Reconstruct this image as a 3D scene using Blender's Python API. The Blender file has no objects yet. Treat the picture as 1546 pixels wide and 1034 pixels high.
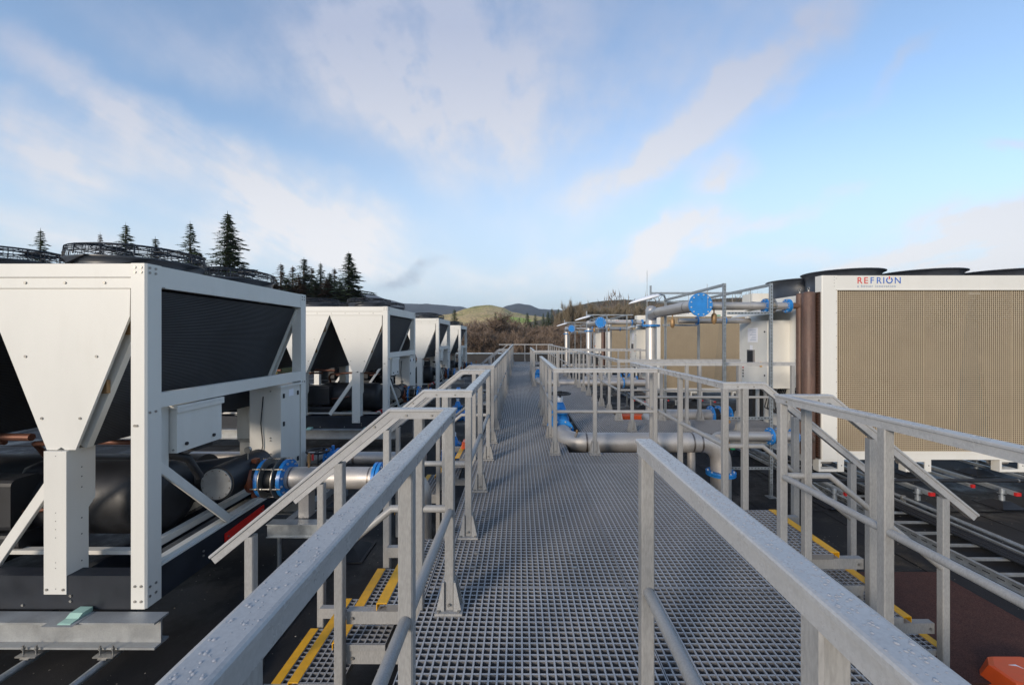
import bpy, math, random
from mathutils import Vector as V, Matrix
PI = math.pi
random.seed(7)
S = bpy.context.scene
C = S.collection

# ------------------------------------------------------------------ camera
F = 626.0; H = 510.0; VPX = 784.0; EYE = 1.506; YAW = 0.005
cam = bpy.data.cameras.new('camera'); co = bpy.data.objects.new('camera', cam); C.objects.link(co)
co.location = (0, 0, EYE); co.rotation_euler = (PI/2, 0, math.atan(YAW))
cam.sensor_fit = 'HORIZONTAL'; cam.sensor_width = 36; cam.lens = F/1546*36
cam.shift_x = -(VPX-773-F*YAW)/1546; cam.shift_y = -(517-H)/1546
cam.clip_start = 0.02; cam.clip_end = 9000
S.camera = co

def at(u, v, Y):
    """world point seen at photo position (u, v) at distance Y: used to survey far trees and hills"""
    return V(((u-VPX)/F*Y, Y, EYE-(v-H)/F*Y))

# ------------------------------------------------------------------ node helpers
def newmat(name):
    m = bpy.data.materials.new(name); m.use_nodes = True
    nt = m.node_tree; return m, nt, nt.nodes['Principled BSDF']
def N(nt, t, **kw):
    n = nt.nodes.new(t)
    for k, v in kw.items():
        if k.startswith('i_'):
            n.inputs[k[2:].replace('_', ' ')].default_value = v
        else: setattr(n, k, v)
    return n
def ramp(nt, src, stops):
    r = nt.nodes.new('ShaderNodeValToRGB'); nt.links.new(src, r.inputs[0])
    e = r.color_ramp.elements
    while len(e) < len(stops): e.new(0.5)
    for x, (p, c) in zip(e, stops):
        x.position = p; x.color = (c[0], c[1], c[2], 1) if hasattr(c, '__len__') else (c, c, c, 1)
    return r.outputs[0]
def mat(name, col, rough=.5, metal=0, var=.12, scale=6, fine=0, finescale=300, bump=0, bumpscale=200, rvar=.1, spec=.5, stretch=None, drops=False, dirt=0, dirtcol=(.05, .045, .04), dstretch=False):
    m, nt, b = newmat(name); L = nt.links
    tc = N(nt, 'ShaderNodeTexCoord'); vec = tc.outputs['Object']
    if stretch:
        mp = N(nt, 'ShaderNodeMapping'); mp.inputs['Scale'].default_value = stretch; L.new(vec, mp.inputs[0]); vec = mp.outputs[0]
    n1 = N(nt, 'ShaderNodeTexNoise', i_Scale=scale, i_Detail=6.0, i_Roughness=.6); L.new(vec, n1.inputs['Vector'])
    c0 = [max(0, x*(1-var)) for x in col]; c1 = [min(1, x*(1+var)) for x in col]
    cc = ramp(nt, n1.outputs[0], [(.3, c0), (.7, c1)])
    if fine:
        n2 = N(nt, 'ShaderNodeTexNoise', i_Scale=finescale, i_Detail=2.0); L.new(vec, n2.inputs['Vector'])
        g = ramp(nt, n2.outputs[0], [(.35, 1-fine), (.65, 1+0*fine)])
        mx = N(nt, 'ShaderNodeMix', data_type='RGBA', blend_type='MULTIPLY'); mx.inputs[0].default_value = 1
        L.new(cc, mx.inputs[6]); L.new(g, mx.inputs[7]); cc = mx.outputs[2]
    if name in ('grey_fibreglass', 'wet_grey_fibreglass', 'galvanised_steel', 'galvanised_beam', 'cream_powder_coat', 'grating_lit_top'):
        oi = N(nt, 'ShaderNodeObjectInfo'); a_ = .035 if 'cream' in name else .10
        mx = N(nt, 'ShaderNodeMix', data_type='RGBA', blend_type='MULTIPLY'); mx.inputs[0].default_value = 1
        L.new(cc, mx.inputs[6]); L.new(ramp(nt, oi.outputs['Random'], [(0, 1-a_*1.6), (1, 1+0*a_)]), mx.inputs[7]); cc = mx.outputs[2]
    if dirt:
        n3 = N(nt, 'ShaderNodeTexNoise', i_Scale=scale*.7+1, i_Detail=9.0, i_Roughness=.75); L.new(vec if dstretch else tc.outputs['Object'], n3.inputs['Vector'])
        g = ramp(nt, n3.outputs[0], [(.52, 0), (.72, dirt)])
        mx = N(nt, 'ShaderNodeMix', data_type='RGBA'); L.new(g, mx.inputs[0]); L.new(cc, mx.inputs[6]); mx.inputs[7].default_value = (*dirtcol, 1); cc = mx.outputs[2]
    L.new(cc, b.inputs['Base Color'])
    rr = ramp(nt, n1.outputs[0], [(.3, max(0, rough-rvar)), (.7, min(1, rough+rvar))]); L.new(rr, b.inputs['Roughness'])
    b.inputs['Metallic'].default_value = metal; b.inputs['Specular IOR Level'].default_value = spec
    if bump or drops:
        bp = N(nt, 'ShaderNodeBump'); bp.inputs['Strength'].default_value = bump or .5; bp.inputs['Distance'].default_value = .002
        if drops:
            vo = N(nt, 'ShaderNodeTexVoronoi', i_Scale=160.0, i_Randomness=1.0); L.new(tc.outputs['Object'], vo.inputs['Vector'])
            hh = ramp(nt, vo.outputs['Distance'], [(.12, 1), (.34, 0)])
            wn = N(nt, 'ShaderNodeMath', operation='GREATER_THAN'); wn.inputs[1].default_value = .6
            sp = N(nt, 'ShaderNodeSeparateColor'); L.new(vo.outputs['Color'], sp.inputs[0]); L.new(sp.outputs[0], wn.inputs[0])
            mu0 = N(nt, 'ShaderNodeMath', operation='MULTIPLY'); L.new(hh, mu0.inputs[0]); L.new(wn.outputs[0], mu0.inputs[1])
            ge = N(nt, 'ShaderNodeNewGeometry'); sn = N(nt, 'ShaderNodeSeparateXYZ'); L.new(ge.outputs['True Normal'], sn.inputs[0])
            gt = N(nt, 'ShaderNodeMath', operation='GREATER_THAN'); gt.inputs[1].default_value = .6; L.new(sn.outputs[2], gt.inputs[0])
            mu = N(nt, 'ShaderNodeMath', operation='MULTIPLY'); L.new(mu0.outputs[0], mu.inputs[0]); L.new(gt.outputs[0], mu.inputs[1])
            L.new(mu.outputs[0], bp.inputs['Height'])
        else:
            n4 = N(nt, 'ShaderNodeTexNoise', i_Scale=bumpscale, i_Detail=3.0); L.new(vec, n4.inputs['Vector']); L.new(n4.outputs[0], bp.inputs['Height'])
        L.new(bp.outputs[0], b.inputs['Normal'])
    return m

M = {}
M['grp'] = mat('grey_fibreglass', (.34, .335, .325), .45, 0, .08, 9, .18, 190, .2, 320, stretch=(1, 1, .25))
M['rail'] = mat('wet_grey_fibreglass', (.42, .418, .415), .28, 0, .07, 11, .11, 170, .07, drops=True, rvar=.03)
M['grating'] = mat('grating_lit_top', (.44, .435, .435), .5, 0, .14, 1.6, .22, 240, dirt=.3, dirtcol=(.24, .235, .23))  # bar tops paler than their sides, light on them put into the colour
M['gratingside'] = mat('grating_shaded_side', (.155, .153, .155), .5, 0, .10, 2, .10, 300)  # same bars, darker: shade inside the holes is painted on the sides
M['cream'] = mat('cream_powder_coat', (.70, .685, .635), .42, 0, .035, 2.2, .03, 400, .12, 700, dirt=.22, dirtcol=(.50, .47, .41), stretch=(1, 1, .25), dstretch=True)
M['navy'] = mat('dark_navy_steel', (.018, .022, .030), .5, .1, .2, 5, dirt=.25, dirtcol=(.045, .043, .04), spec=.35)
M['galv'] = mat('galvanised_steel', (.40, .43, .45), .42, .65, .18, 14, .15, 120)
M['beam'] = mat('galvanised_beam', (.36, .37, .37), .5, .35, .15, 6, .1, 120, dirt=.3, dirtcol=(.22, .21, .2))
M['steel'] = mat('stainless_pipe', (.50, .475, .45), .47, .55, .10, 3, .12, 90, .08, 90, dirt=.3, dirtcol=(.3, .26, .22))
M['weld'] = mat('weld_tint', (.22, .19, .17), .4, .8, .2, 20)
M['blue'] = mat('blue_enamel', (.02, .20, .55), .35, 0, .12, 12, dirt=.15, dirtcol=(.02, .08, .2))
M['bolt'] = mat('zinc_bolt', (.30, .29, .27), .4, .7, .1, 40)
M['brightred'] = mat('bright_red_paint', (.68, .022, .015), .4, 0, .1, 10)
M['zinc'] = mat('bright_zinc', (.62, .62, .60), .35, .6, .1, 40)
M['black'] = mat('black_rubber_foam', (.012, .013, .016), .55, 0, .25, 6)
M['blackmetal'] = mat('black_metal', (.022, .026, .034), .42, .3, .2, 6)
M['fan'] = mat('fan_ring_paint', (.03, .035, .045), .45, 0, .2, 5)
M['pipebrown'] = mat('weathered_copper', (.13, .075, .055), .58, .15, .3, 5, .2, 60, dirt=.5, dirtcol=(.06, .045, .04), stretch=(1, 1, .3))
M['copper'] = mat('copper_tube', (.17, .075, .05), .5, .5, .2, 8)
M['coupling'] = mat('rust_red_coupling', (.22, .06, .025), .5, .1, .2, 20)
M['yellow'] = mat('yellow_nosing', (.80, .40, .012), .5, 0, .12, 20, .1, 200, .3, 500, dirt=.25, dirtcol=(.4, .22, .03))
M['orange'] = mat('orange_plastic', (.75, .10, .02), .4, 0, .08, 8)
M['red'] = mat('red_plastic', (.42, .015, .015), .4, 0, .12, 10)
M['brass'] = mat('brass', (.34, .21, .10), .5, .5, .15, 20)
M['green'] = mat('pale_green_rubber', (.36, .55, .45), .5, 0, .08, 20)
M['greenhandle'] = mat('green_handle', (.01, .25, .1), .4)
M['white'] = mat('white_plastic', (.75, .77, .8), .4, 0, .03, 6)
M['paper'] = mat('paper', (.78, .78, .82), .6, 0, .02, 6)
M['greyplastic'] = mat('grey_plastic', (.16, .155, .16), .45)
M['brown'] = mat('brown_rubber_mat', (.115, .055, .043), .9, 0, .15, 12, .5, 160, .8, 220, spec=.15)
M['wood'] = mat('weathered_wood', (.16, .10, .06), .7, 0, .3, 8, stretch=(1, 6, 6))
M['logored'] = mat('logo_red', (.60, .02, .02), .45)
M['logoblue'] = mat('logo_blue', (.02, .12, .48), .45)
M['logogrey'] = mat('logo_grey', (.25, .33, .45), .5)
M['grit'] = mat('pale_grit', (.22, .20, .17), .8, 0, .4, 30)
M['bark'] = mat('bark', (.12, .10, .08), .85, 0, .3, 3)
M['capblue'] = mat('parapet_capping', (.42, .50, .58), .35, .4, .1, 4)
M['walldark'] = mat('dark_parapet_felt', (.018, .018, .02), .7, 0, .25, 2)
M['facade'] = mat('render_wall', (.45, .43, .40), .8, 0, .1, 1)

# fine corrugated coil fins
def coilmat(name, col, freq, axis='Z', depth=.5):
    m, nt, b = newmat(name); L = nt.links
    tc = N(nt, 'ShaderNodeTexCoord')
    w = N(nt, 'ShaderNodeTexWave', wave_type='BANDS', bands_direction=axis, i_Scale=freq, i_Distortion=.15, i_Detail=1.0)
    L.new(tc.outputs['Object'], w.inputs['Vector'])
    n = N(nt, 'ShaderNodeTexNoise', i_Scale=2.5, i_Detail=5.0); L.new(tc.outputs['Object'], n.inputs['Vector'])
    c = ramp(nt, w.outputs['Color'], [(.2, [x*(1-depth) for x in col]), (.8, [x*1.15 for x in col])])
    g = ramp(nt, n.outputs[0], [(.3, .75), (.7, 1.0)])
    mx = N(nt, 'ShaderNodeMix', data_type='RGBA', blend_type='MULTIPLY'); mx.inputs[0].default_value = 1
    L.new(c, mx.inputs[6]); L.new(g, mx.inputs[7]); L.new(mx.outputs[2], b.inputs['Base Color'])
    bp = N(nt, 'ShaderNodeBump'); bp.inputs['Strength'].default_value = .6; bp.inputs['Distance'].default_value = .004
    L.new(w.outputs['Color'], bp.inputs['Height']); L.new(bp.outputs[0], b.inputs['Normal'])
    b.inputs['Roughness'].default_value = .55; b.inputs['Metallic'].default_value = .3
    return m
M['coil'] = coilmat('dark_coil_fins', (.055, .060, .070), 24, 'Z', .5)
M['goldcoil'] = coilmat('gold_coil_fins', (.23, .155, .075), 40, 'X', .35)
M['darkcoil'] = coilmat('brown_coil_fins', (.10, .06, .045), 13, 'Z', .85)
M['meshpaint'] = mat('beige_mesh_paint', (.47, .385, .27), .5, .1, .06, 3)

def roofmat():
    m, nt, b = newmat('black_roof_felt'); L = nt.links
    tc = N(nt, 'ShaderNodeTexCoord')
    n = N(nt, 'ShaderNodeTexNoise', i_Scale=.9, i_Detail=8.0, i_Roughness=.65); L.new(tc.outputs['Object'], n.inputs['Vector'])
    f = N(nt, 'ShaderNodeTexNoise', i_Scale=220.0, i_Detail=2.0); L.new(tc.outputs['Object'], f.inputs['Vector'])
    c = ramp(nt, n.outputs[0], [(.35, (.010, .0105, .012)), (.55, (.020, .019, .020)), (.72, (.042, .038, .036))])
    g = ramp(nt, f.outputs[0], [(.4, .6), (.68, 1.0), (.75, 1.0)])
    mx = N(nt, 'ShaderNodeMix', data_type='RGBA', blend_type='MULTIPLY'); mx.inputs[0].default_value = 1
    L.new(c, mx.inputs[6]); L.new(g, mx.inputs[7])
    L.new(mx.outputs[2], b.inputs['Base Color'])
    L.new(ramp(nt, n.outputs[0], [(.38, .35), (.5, .75), (.7, .85)]), b.inputs['Roughness'])
    bp = N(nt, 'ShaderNodeBump'); bp.inputs['Strength'].default_value = .5; bp.inputs['Distance'].default_value = .003
    L.new(f.outputs[0], bp.inputs['Height']); L.new(bp.outputs[0], b.inputs['Normal'])
    b.inputs['Specular IOR Level'].default_value = .35
    return m
M['roof'] = roofmat()

# ------------------------------------------------------------------ mesh builder
class MB:
    def __init__(s): s.v = []; s.f = []; s.sm = []; s.mi = []; s.mats = []; s.cur = 0
    def use(s, name):
        if name not in s.mats: s.mats.append(name)
        s.cur = s.mats.index(name); return s
    def add(s, vs, fs, smooth=False):
        o = len(s.v); s.v += [tuple(x) for x in vs]
        for f in fs: s.f.append(tuple(i+o for i in f)); s.sm.append(smooth); s.mi.append(s.cur)
    def box(s, x0, x1, y0, y1, z0, z1):
        vs = [(x, y, z) for z in (z0, z1) for y in (y0, y1) for x in (x0, x1)]
        s.add(vs, [(0, 2, 3, 1), (4, 5, 7, 6), (0, 1, 5, 4), (2, 6, 7, 3), (0, 4, 6, 2), (1, 3, 7, 5)]); return s
    def sweep(s, pts, prof, up=(0, 0, 1), caps=True, smooth=False, closed=False):
        pts = [V(p) for p in pts]; n = len(pts); m = len(prof); up = V(up)
        seg = [(pts[(i+1) % n]-pts[i]).normalized() for i in range(n if closed else n-1)]
        fr = []
        for d in seg:
            sd = d.cross(up)
            if sd.length < 1e-4: sd = d.cross(V((0, 1, 0)))
            sd.normalize(); fr.append((sd, sd.cross(d)))
        rings = []
        for i in range(n):
            if closed: a, b = seg[i-1], seg[i]; k = i
            else: a = seg[max(0, i-1)]; b = seg[min(n-2, i)]; k = max(0, i-1)
            if closed: k = i-1
            nn = (a+b).normalized(); sd, u = fr[k]
            r = []
            for (x, z) in prof:
                off = sd*x+u*z; t = -off.dot(nn)/max(.05, a.dot(nn)); r.append(pts[i]+off+a*t)
            rings.append(r)
        vs = [p for r in rings for p in r]; fs = []
        cnt = n if closed else n-1
        for i in range(cnt):
            for j in range(m):
                a = i*m+j; b = i*m+(j+1) % m; c = ((i+1) % n)*m+(j+1) % m; d = ((i+1) % n)*m+j
                fs.append((a, b, c, d))
        s.add(vs, fs, smooth)
        if caps and not closed:
            s.add(rings[0], [tuple(range(m))[::-1]]); s.add(rings[-1], [tuple(range(m))])
        return s
    def rbox(s, p0, p1, w, h, r=.004, seg=1):
        prof = []
        for (cx, cz, a0) in ((w/2-r, h/2-r, 0), (-w/2+r, h/2-r, 90), (-w/2+r, -h/2+r, 180), (w/2-r, -h/2+r, 270)):
            for k in range(seg+1):
                a = math.radians(a0+90*k/seg); prof.append((cx+r*math.cos(a), cz+r*math.sin(a)))
        return s.sweep([p0, p1], prof)
    def tube(s, pts, r, n=12, caps=True, closed=False):
        """round tube along points; parallel transport frame"""
        pts = [V(p) for p in pts]; m = len(pts)
        def tan(i):
            if closed: return (pts[(i+1) % m]-pts[i-1]).normalized()
            a = pts[i]-pts[max(0, i-1)]; b = pts[min(m-1, i+1)]-pts[i]
            return (a.normalized()+b.normalized() if i not in (0, m-1) else a+b).normalized()
        t = tan(0); q = t.cross(V((0, 0, 1)))
        if q.length < .01: q = t.cross(V((0, 1, 0)))
        q.normalize(); vs = []; rings = []
        for i in range(m):
            t2 = tan(i); q = (q-t2*q.dot(t2)).normalized(); w = t2.cross(q); rr = r[i] if hasattr(r, '__len__') else r
            rings.append([pts[i]+(q*math.cos(2*PI*k/n)+w*math.sin(2*PI*k/n))*rr for k in range(n)])
        for x in rings: vs += x
        fs = []
        for i in range(m if closed else m-1):
            for k in range(n): fs.append((i*n+k, i*n+(k+1) % n, ((i+1) % m)*n+(k+1) % n, ((i+1) % m)*n+k))
        s.add(vs, fs, True)
        if caps and not closed: s.add(rings[0], [tuple(range(n))[::-1]]); s.add(rings[-1], [tuple(range(n))])
        return s
    def disc(s, c, ax, r, t, n=24): # short solid cylinder centred at c
        c = V(c); a = V(ax).normalized()*(t/2); return s.tube([c-a, c+a], r, n)
    def lathe(s, c, prof, n=32, ax='z'):
        rings = []
        for (r, h) in prof:
            for k in range(n):
                a = 2*PI*k/n
                p = (r*math.cos(a), r*math.sin(a), h)
                if ax == 'y': p = (p[0], p[2], p[1])
                if ax == 'x': p = (p[2], p[0], p[1])
                rings.append((p[0]+c[0], p[1]+c[1], p[2]+c[2]))
        fs = []
        for i in range(len(prof)-1):
            for k in range(n): fs.append((i*n+k, i*n+(k+1) % n, (i+1)*n+(k+1) % n, (i+1)*n+k))
        s.add(rings, fs, True); return s
    def prism(s, poly, axis, a0, a1):
        """polygon (2d) extruded along axis: x -> poly is (y,z); y -> (x,z); z -> (x,y)"""
        def pt(p, a): return {'x': (a, p[0], p[1]), 'y': (p[0], a, p[1]), 'z': (p[0], p[1], a)}[axis]
        n = len(poly)
        s.add([pt(p, a0) for p in poly]+[pt(p, a1) for p in poly],
              [tuple(range(n))[::-1], tuple(range(n, 2*n))]+[(i, (i+1) % n, n+(i+1) % n, n+i) for i in range(n)]); return s
    def mesh(s, name):
        me = bpy.data.meshes.new(name); me.from_pydata(s.v, [], s.f)
        me.polygons.foreach_set('use_smooth', s.sm)
        for x in s.mats: me.materials.append(M[x])
        if len(s.mats) > 1: me.polygons.foreach_set('material_index', s.mi)
        me.update(); return me

def obj(name, mb, parent=None, mat=None):
    if mat: mb.mats = [mat]; mb.mi = [0]*len(mb.f)
    me = mb.mesh(name) if isinstance(mb, MB) else mb
    import bmesh
    if isinstance(mb, MB) and len(me.polygons) < 60000:
        bm = bmesh.new(); bm.from_mesh(me); bmesh.ops.recalc_face_normals(bm, faces=bm.faces); bm.to_mesh(me); bm.free()
    o = bpy.data.objects.new(name, me); C.objects.link(o)
    if parent:
        o.parent = parent
        o.matrix_parent_inverse = Matrix.Identity(4)
        r = parent
        # geometry is written in world space, so shift it into the root's space
        off = V((0, 0, 0))
        while r is not None: off += r.location; r = r.parent
        if off.length > 0: me.transform(Matrix.Translation(-off))
    return o
def thing(name, label, cat, loc=(0, 0, 0), group=None, kind=None):
    o = bpy.data.objects.new(name, None); C.objects.link(o); o.location = loc; o.empty_display_size = .2
    o['label'] = label; o['category'] = cat
    if group: o['group'] = group
    if kind: o['kind'] = kind
    return o
def tag(o, label, cat, group=None, kind=None):
    o['label'] = label; o['category'] = cat
    if group: o['group'] = group
    if kind: o['kind'] = kind
    return o
def struct(name, mb, label=None):
    o = obj(name, mb); o['kind'] = 'structure'; o['label'] = label or name.replace('_', ' '); o['category'] = name.split('_')[-1]; return o
def copy_tree(o, parent=None):
    c = o.copy(); C.objects.link(c)
    if parent: c.parent = parent
    for ch in [x for x in o.children]: copy_tree(ch, c)
    return c
def dup(o, delta, label, scale=None):
    c = copy_tree(o); c.location = o.location+V(delta); c['label'] = label
    if scale: c.scale = scale
    return c

ROOF = -.96
# ------------------------------------------------------------------ roof, ground, building
mb = MB().use('roof'); mb.box(-16, 18, -8, 30.3, ROOF-.3, ROOF); struct('roof', mb, 'black felt covered flat roof')
mb = MB().use('facade'); mb.box(-15.9, 17.9, -7.9, 30.2, -8, ROOF-.304); struct('building_walls', mb, 'pale rendered walls below the roof')
mb = MB().use('roof')
for x in (-13, -10, -7.2, -4.3, -2.05, 2.62, 3.45, 4.3, 6.4, 9.2, 12): mb.box(x, x+.09, -8, 30.2, ROOF+.002, ROOF+.007)
for y in (-2, 1.7, 5.9, 9.4, 14.2, 19, 24): mb.box(-16, 18, y, y+.08, ROOF+.008, ROOF+.012)
struct('roof_seams', mb, 'overlapped seams of the black roof felt')
def parapet(name, x0, x1, y0, y1, label):
    t = thing(name, label, 'parapet', ((x0+x1)/2, (y0+y1)/2, ROOF))
    obj('parapet_wall', MB().use('walldark').box(x0, x1, y0, y1, ROOF, .36), t)
    obj('capping', MB().use('capblue').box(x0-.05, x1+.05, y0-.06, y1+.06, .363, .42), t)
parapet('parapet', -15.9, 17.9, 29.7, 30.0, 'low dark parapet wall with pale metal capping across the far end of the roof')
mb = MB().use('brown'); mb.box(2.98, 4.35, 2.95, 4.35, ROOF+.014, ROOF+.026)
tag(obj('rubber_mat', mb), 'reddish brown rubber mat lying on the black roof below the right stair', 'mat')

mb = MB().use('grit'); rn = random.Random(9)
for _ in range(2600):
    x = rn.choice((rn.uniform(-4.5, -.7), rn.uniform(2.0, 8.5))); y = rn.uniform(1.2, 11); a = rn.random()*6; r_ = rn.choice((.003, .004, .006, .009))
    mb.add([(x+r_*math.cos(a+q), y+r_*math.sin(a+q), ROOF+.0125) for q in (0, 2.0, 4.1)]+[(x, y, ROOF+.0125+r_*.6)], [(0, 1, 3), (1, 2, 3), (2, 0, 3)])
o = obj('grit', mb); tag(o, 'loose pale grit and crumbs scattered on the black roof felt', 'grit', kind='stuff')
# ground far below and around
def groundmat(name, cols, sc):
    m, nt, b = newmat(name); L = nt.links; tc = N(nt, 'ShaderNodeTexCoord')
    n = N(nt, 'ShaderNodeTexNoise', i_Scale=sc, i_Detail=9.0, i_Roughness=.62); L.new(tc.outputs['Object'], n.inputs['Vector'])
    k = len(cols); L.new(ramp(nt, n.outputs[0], [(.3+.4*i/(k-1), c) for i, c in enumerate(cols)]), b.inputs['Base Color'])
    b.inputs['Roughness'].default_value = .95; b.inputs['Specular IOR Level'].default_value = .1
    return m
M['ground'] = groundmat('rough_grass', [(.05, .06, .02), (.09, .08, .035), (.06, .07, .025)], .05)
mb = MB().use('ground'); mb.box(-4000, 4000, -800, 6000, -9, -8); struct('ground', mb, 'rough grassland around the building')

# ------------------------------------------------------------------ grating
BW = .0085; PITCH = .038
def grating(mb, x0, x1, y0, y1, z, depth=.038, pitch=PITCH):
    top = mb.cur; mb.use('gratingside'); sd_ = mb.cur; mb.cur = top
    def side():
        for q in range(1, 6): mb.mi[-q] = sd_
    nx = max(1, round((x1-x0)/pitch)); ny = max(1, round((y1-y0)/pitch))
    for i in range(nx+1):
        x = x0+(x1-x0)*i/nx; w = BW/2
        xa, xb = max(x0, x-w), min(x1, x+w)
        mb.add([(xa, y0, z), (xb, y0, z), (xb, y1, z), (xa, y1, z), (xa, y0, z-depth), (xb, y0, z-depth), (xb, y1, z-depth), (xa, y1, z-depth)],
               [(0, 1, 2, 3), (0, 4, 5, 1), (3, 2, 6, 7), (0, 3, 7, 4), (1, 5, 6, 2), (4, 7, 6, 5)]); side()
    zz = z-.0012
    for j in range(ny+1):
        y = y0+(y1-y0)*j/ny; w = BW/2 if 0 < j < ny else BW*.95
        ya, yb = max(y0+.0005, y-w), min(y1-.0005, y+w)
        mb.add([(x0+.0005, ya, zz), (x1-.0005, ya, zz), (x1-.0005, yb, zz), (x0+.0005, yb, zz), (x0+.0005, ya, z-depth+.001), (x1-.0005, ya, z-depth+.001), (x1-.0005, yb, z-depth+.001), (x0+.0005, yb, z-depth+.001)],
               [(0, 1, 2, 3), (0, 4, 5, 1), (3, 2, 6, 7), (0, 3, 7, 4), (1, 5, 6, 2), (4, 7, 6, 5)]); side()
deck = thing('grating_walkway', 'long grey open grating walkway raised over the black roof', 'walkway', (0, 0, ROOF))
XL, XM, XR = -.55, .655, 1.87
joints = [-1.0, .07, 2.51, 4.95, 6.55, 7.66, 9.2, 11.6, 13.0, 15.0, 17.4, 19.8, 22.2, 24.6, 26.2]
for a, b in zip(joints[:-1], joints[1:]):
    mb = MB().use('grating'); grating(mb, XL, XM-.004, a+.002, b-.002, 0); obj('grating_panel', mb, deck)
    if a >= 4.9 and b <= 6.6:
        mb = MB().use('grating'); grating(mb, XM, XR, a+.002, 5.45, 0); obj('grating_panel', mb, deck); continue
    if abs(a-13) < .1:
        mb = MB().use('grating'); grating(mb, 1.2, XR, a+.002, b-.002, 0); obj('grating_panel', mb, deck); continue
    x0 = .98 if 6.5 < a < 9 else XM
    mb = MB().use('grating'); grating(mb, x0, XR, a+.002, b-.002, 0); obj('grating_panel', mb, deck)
# landings at the stair heads and branch platforms
STL = [(2.34, 3.10), (5.18, 5.92), (13.95, 14.75), (25.2, 26.1)]
STR = [(2.90, 3.64)]
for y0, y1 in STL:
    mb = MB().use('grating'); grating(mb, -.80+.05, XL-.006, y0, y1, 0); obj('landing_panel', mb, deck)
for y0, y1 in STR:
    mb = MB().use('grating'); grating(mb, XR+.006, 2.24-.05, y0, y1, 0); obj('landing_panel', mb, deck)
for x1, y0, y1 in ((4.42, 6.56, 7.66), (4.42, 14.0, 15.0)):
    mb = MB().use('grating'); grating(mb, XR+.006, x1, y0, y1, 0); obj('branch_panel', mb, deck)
for x in (XL+.03, XM, XR-.03):
    mb = MB().use('grp')
    segs = [(-1, 26.2)] if x != XM else [(-1, 5.4), (9.3, 13.0), (15, 26.2)]
    for a, b in segs: mb.box(x-.03, x+.03, a, b, -.16, -.042)
    obj('deck_beam', mb, deck)
for x1, y0, y1 in ((4.42, 6.56, 7.66), (4.42, 14.0, 15.0)):
    for y in (y0+.04, y1-.04): obj('deck_beam', MB().use('grp').box(XR+.01, x1, y-.03, y+.03, -.16, -.042), deck)
for y in (.07, 2.51, 4.95, 7.6, 9.2, 11.6, 13, 15, 17.4, 19.8, 22.2, 24.6, 26.1):
    mb = MB().use('grp')
    mb.box(XL+.065, XM-.035, y-.03, y+.03, -.15, -.044); mb.box(XM+.035, XR-.065, y-.03, y+.03, -.15, -.044)
    obj('cross_beam', mb, deck)
    for x in (XL+.03, XR-.03):
        mb = MB().use('grp'); mb.box(x-.027, x+.027, y-.1, y-.045, ROOF+.03, -.163); mb.use('black').box(x-.13, x+.13, y-.2, y+.06, ROOF+.013, ROOF+.028)
        obj('deck_leg', mb, deck)
mb = MB().use('bolt')
rr = random.Random(3)
for y in [2.72, 2.9, 3.5, 3.62, 4.4, 4.75, 5.6, 6.3, 7.1, 8.2, 9.4, 10.4, 11.8, 12.4]:
    for x in (-.30, .36):
        if rr.random() < .75: mb.box(x-.017, x+.017, y-.009, y+.009, .0015, .004)
for y in (7.2, 7.9, 8.8, 9.6, 10.5, 11.3): mb.box(1.52, 1.57, y, y+.03, .0015, .006)
obj('grating_clips', mb, deck)

# ------------------------------------------------------------------ guardrails
RT = 1.113
RAILP = [(-.026, -.056), (.026, -.056), (.026, -.018), (.033, -.015), (.033, -.005), (.030, -.0015), (.024, 0), (-.024, 0), (-.030, -.0015), (-.033, -.005), (-.033, -.015), (-.026, -.018)]
def top_rail(t, pts):
    mb = MB().use('rail'); mb.sweep(pts, RAILP); o = obj('top_rail', mb, t)
    m2 = MB().use('bolt'); any_ = False
    for i, p in enumerate(pts[1:-1]):
        p = V(p)
        for q, d in ((pts[i], 1), (pts[i+2], 1)):
            e = (V(q)-p).normalized(); s = e.cross(V((0, 0, 1)))
            if s.length < .1: continue
            s.normalize()
            for sg in (-1, 1):
                c = p+e*.10+s*sg*.0275+V((0, 0, -.036)); m2.tube([c-s*sg*.004, c+s*sg*.004], .006, 8); any_ = True
    if any_: obj('bolt', m2, o)
    return o
def post(t, x, y, z0, z1, plate=False):
    mb = MB().use('grp'); mb.rbox((x, y, z0), (x, y, z1), .05, .05, .005)
    # shallow seam on the visible faces of the square tube
    p = obj('post', mb, t)
    if plate:
        mb = MB().use('grp'); mb.box(x-.075, x+.075, y-.06, y+.06, .002, .014)
        for sg in (-1, 1):
            for sx in (-1, 1):
                mb.prism([(x+sx*.0262, .0145), (x+sx*.068, .0145), (x+sx*.036, .17), (x+sx*.0262, .17)], 'y', y+sg*.034-(.005 if sg < 0 else 0), y+sg*.034+(.005 if sg > 0 else 0))
            mb.box(x+sg*.0255-(.006 if sg < 0 else 0), x+sg*.0255+(.006 if sg > 0 else 0), y-.0338, y+.0338, .0145, .168)
        mb.use('bolt')
        for sx in (-1, 1): mb.disc((x+sx*.056, y-.045, .018), (0, 0, 1), .009, .009, 8)
        mb.disc((x, y-.036, .045), (0, 1, 0), .008, .008, 8)
        obj('base_plate', mb, p)
    return p
MIDZ = .55; MR = .0205
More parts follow.
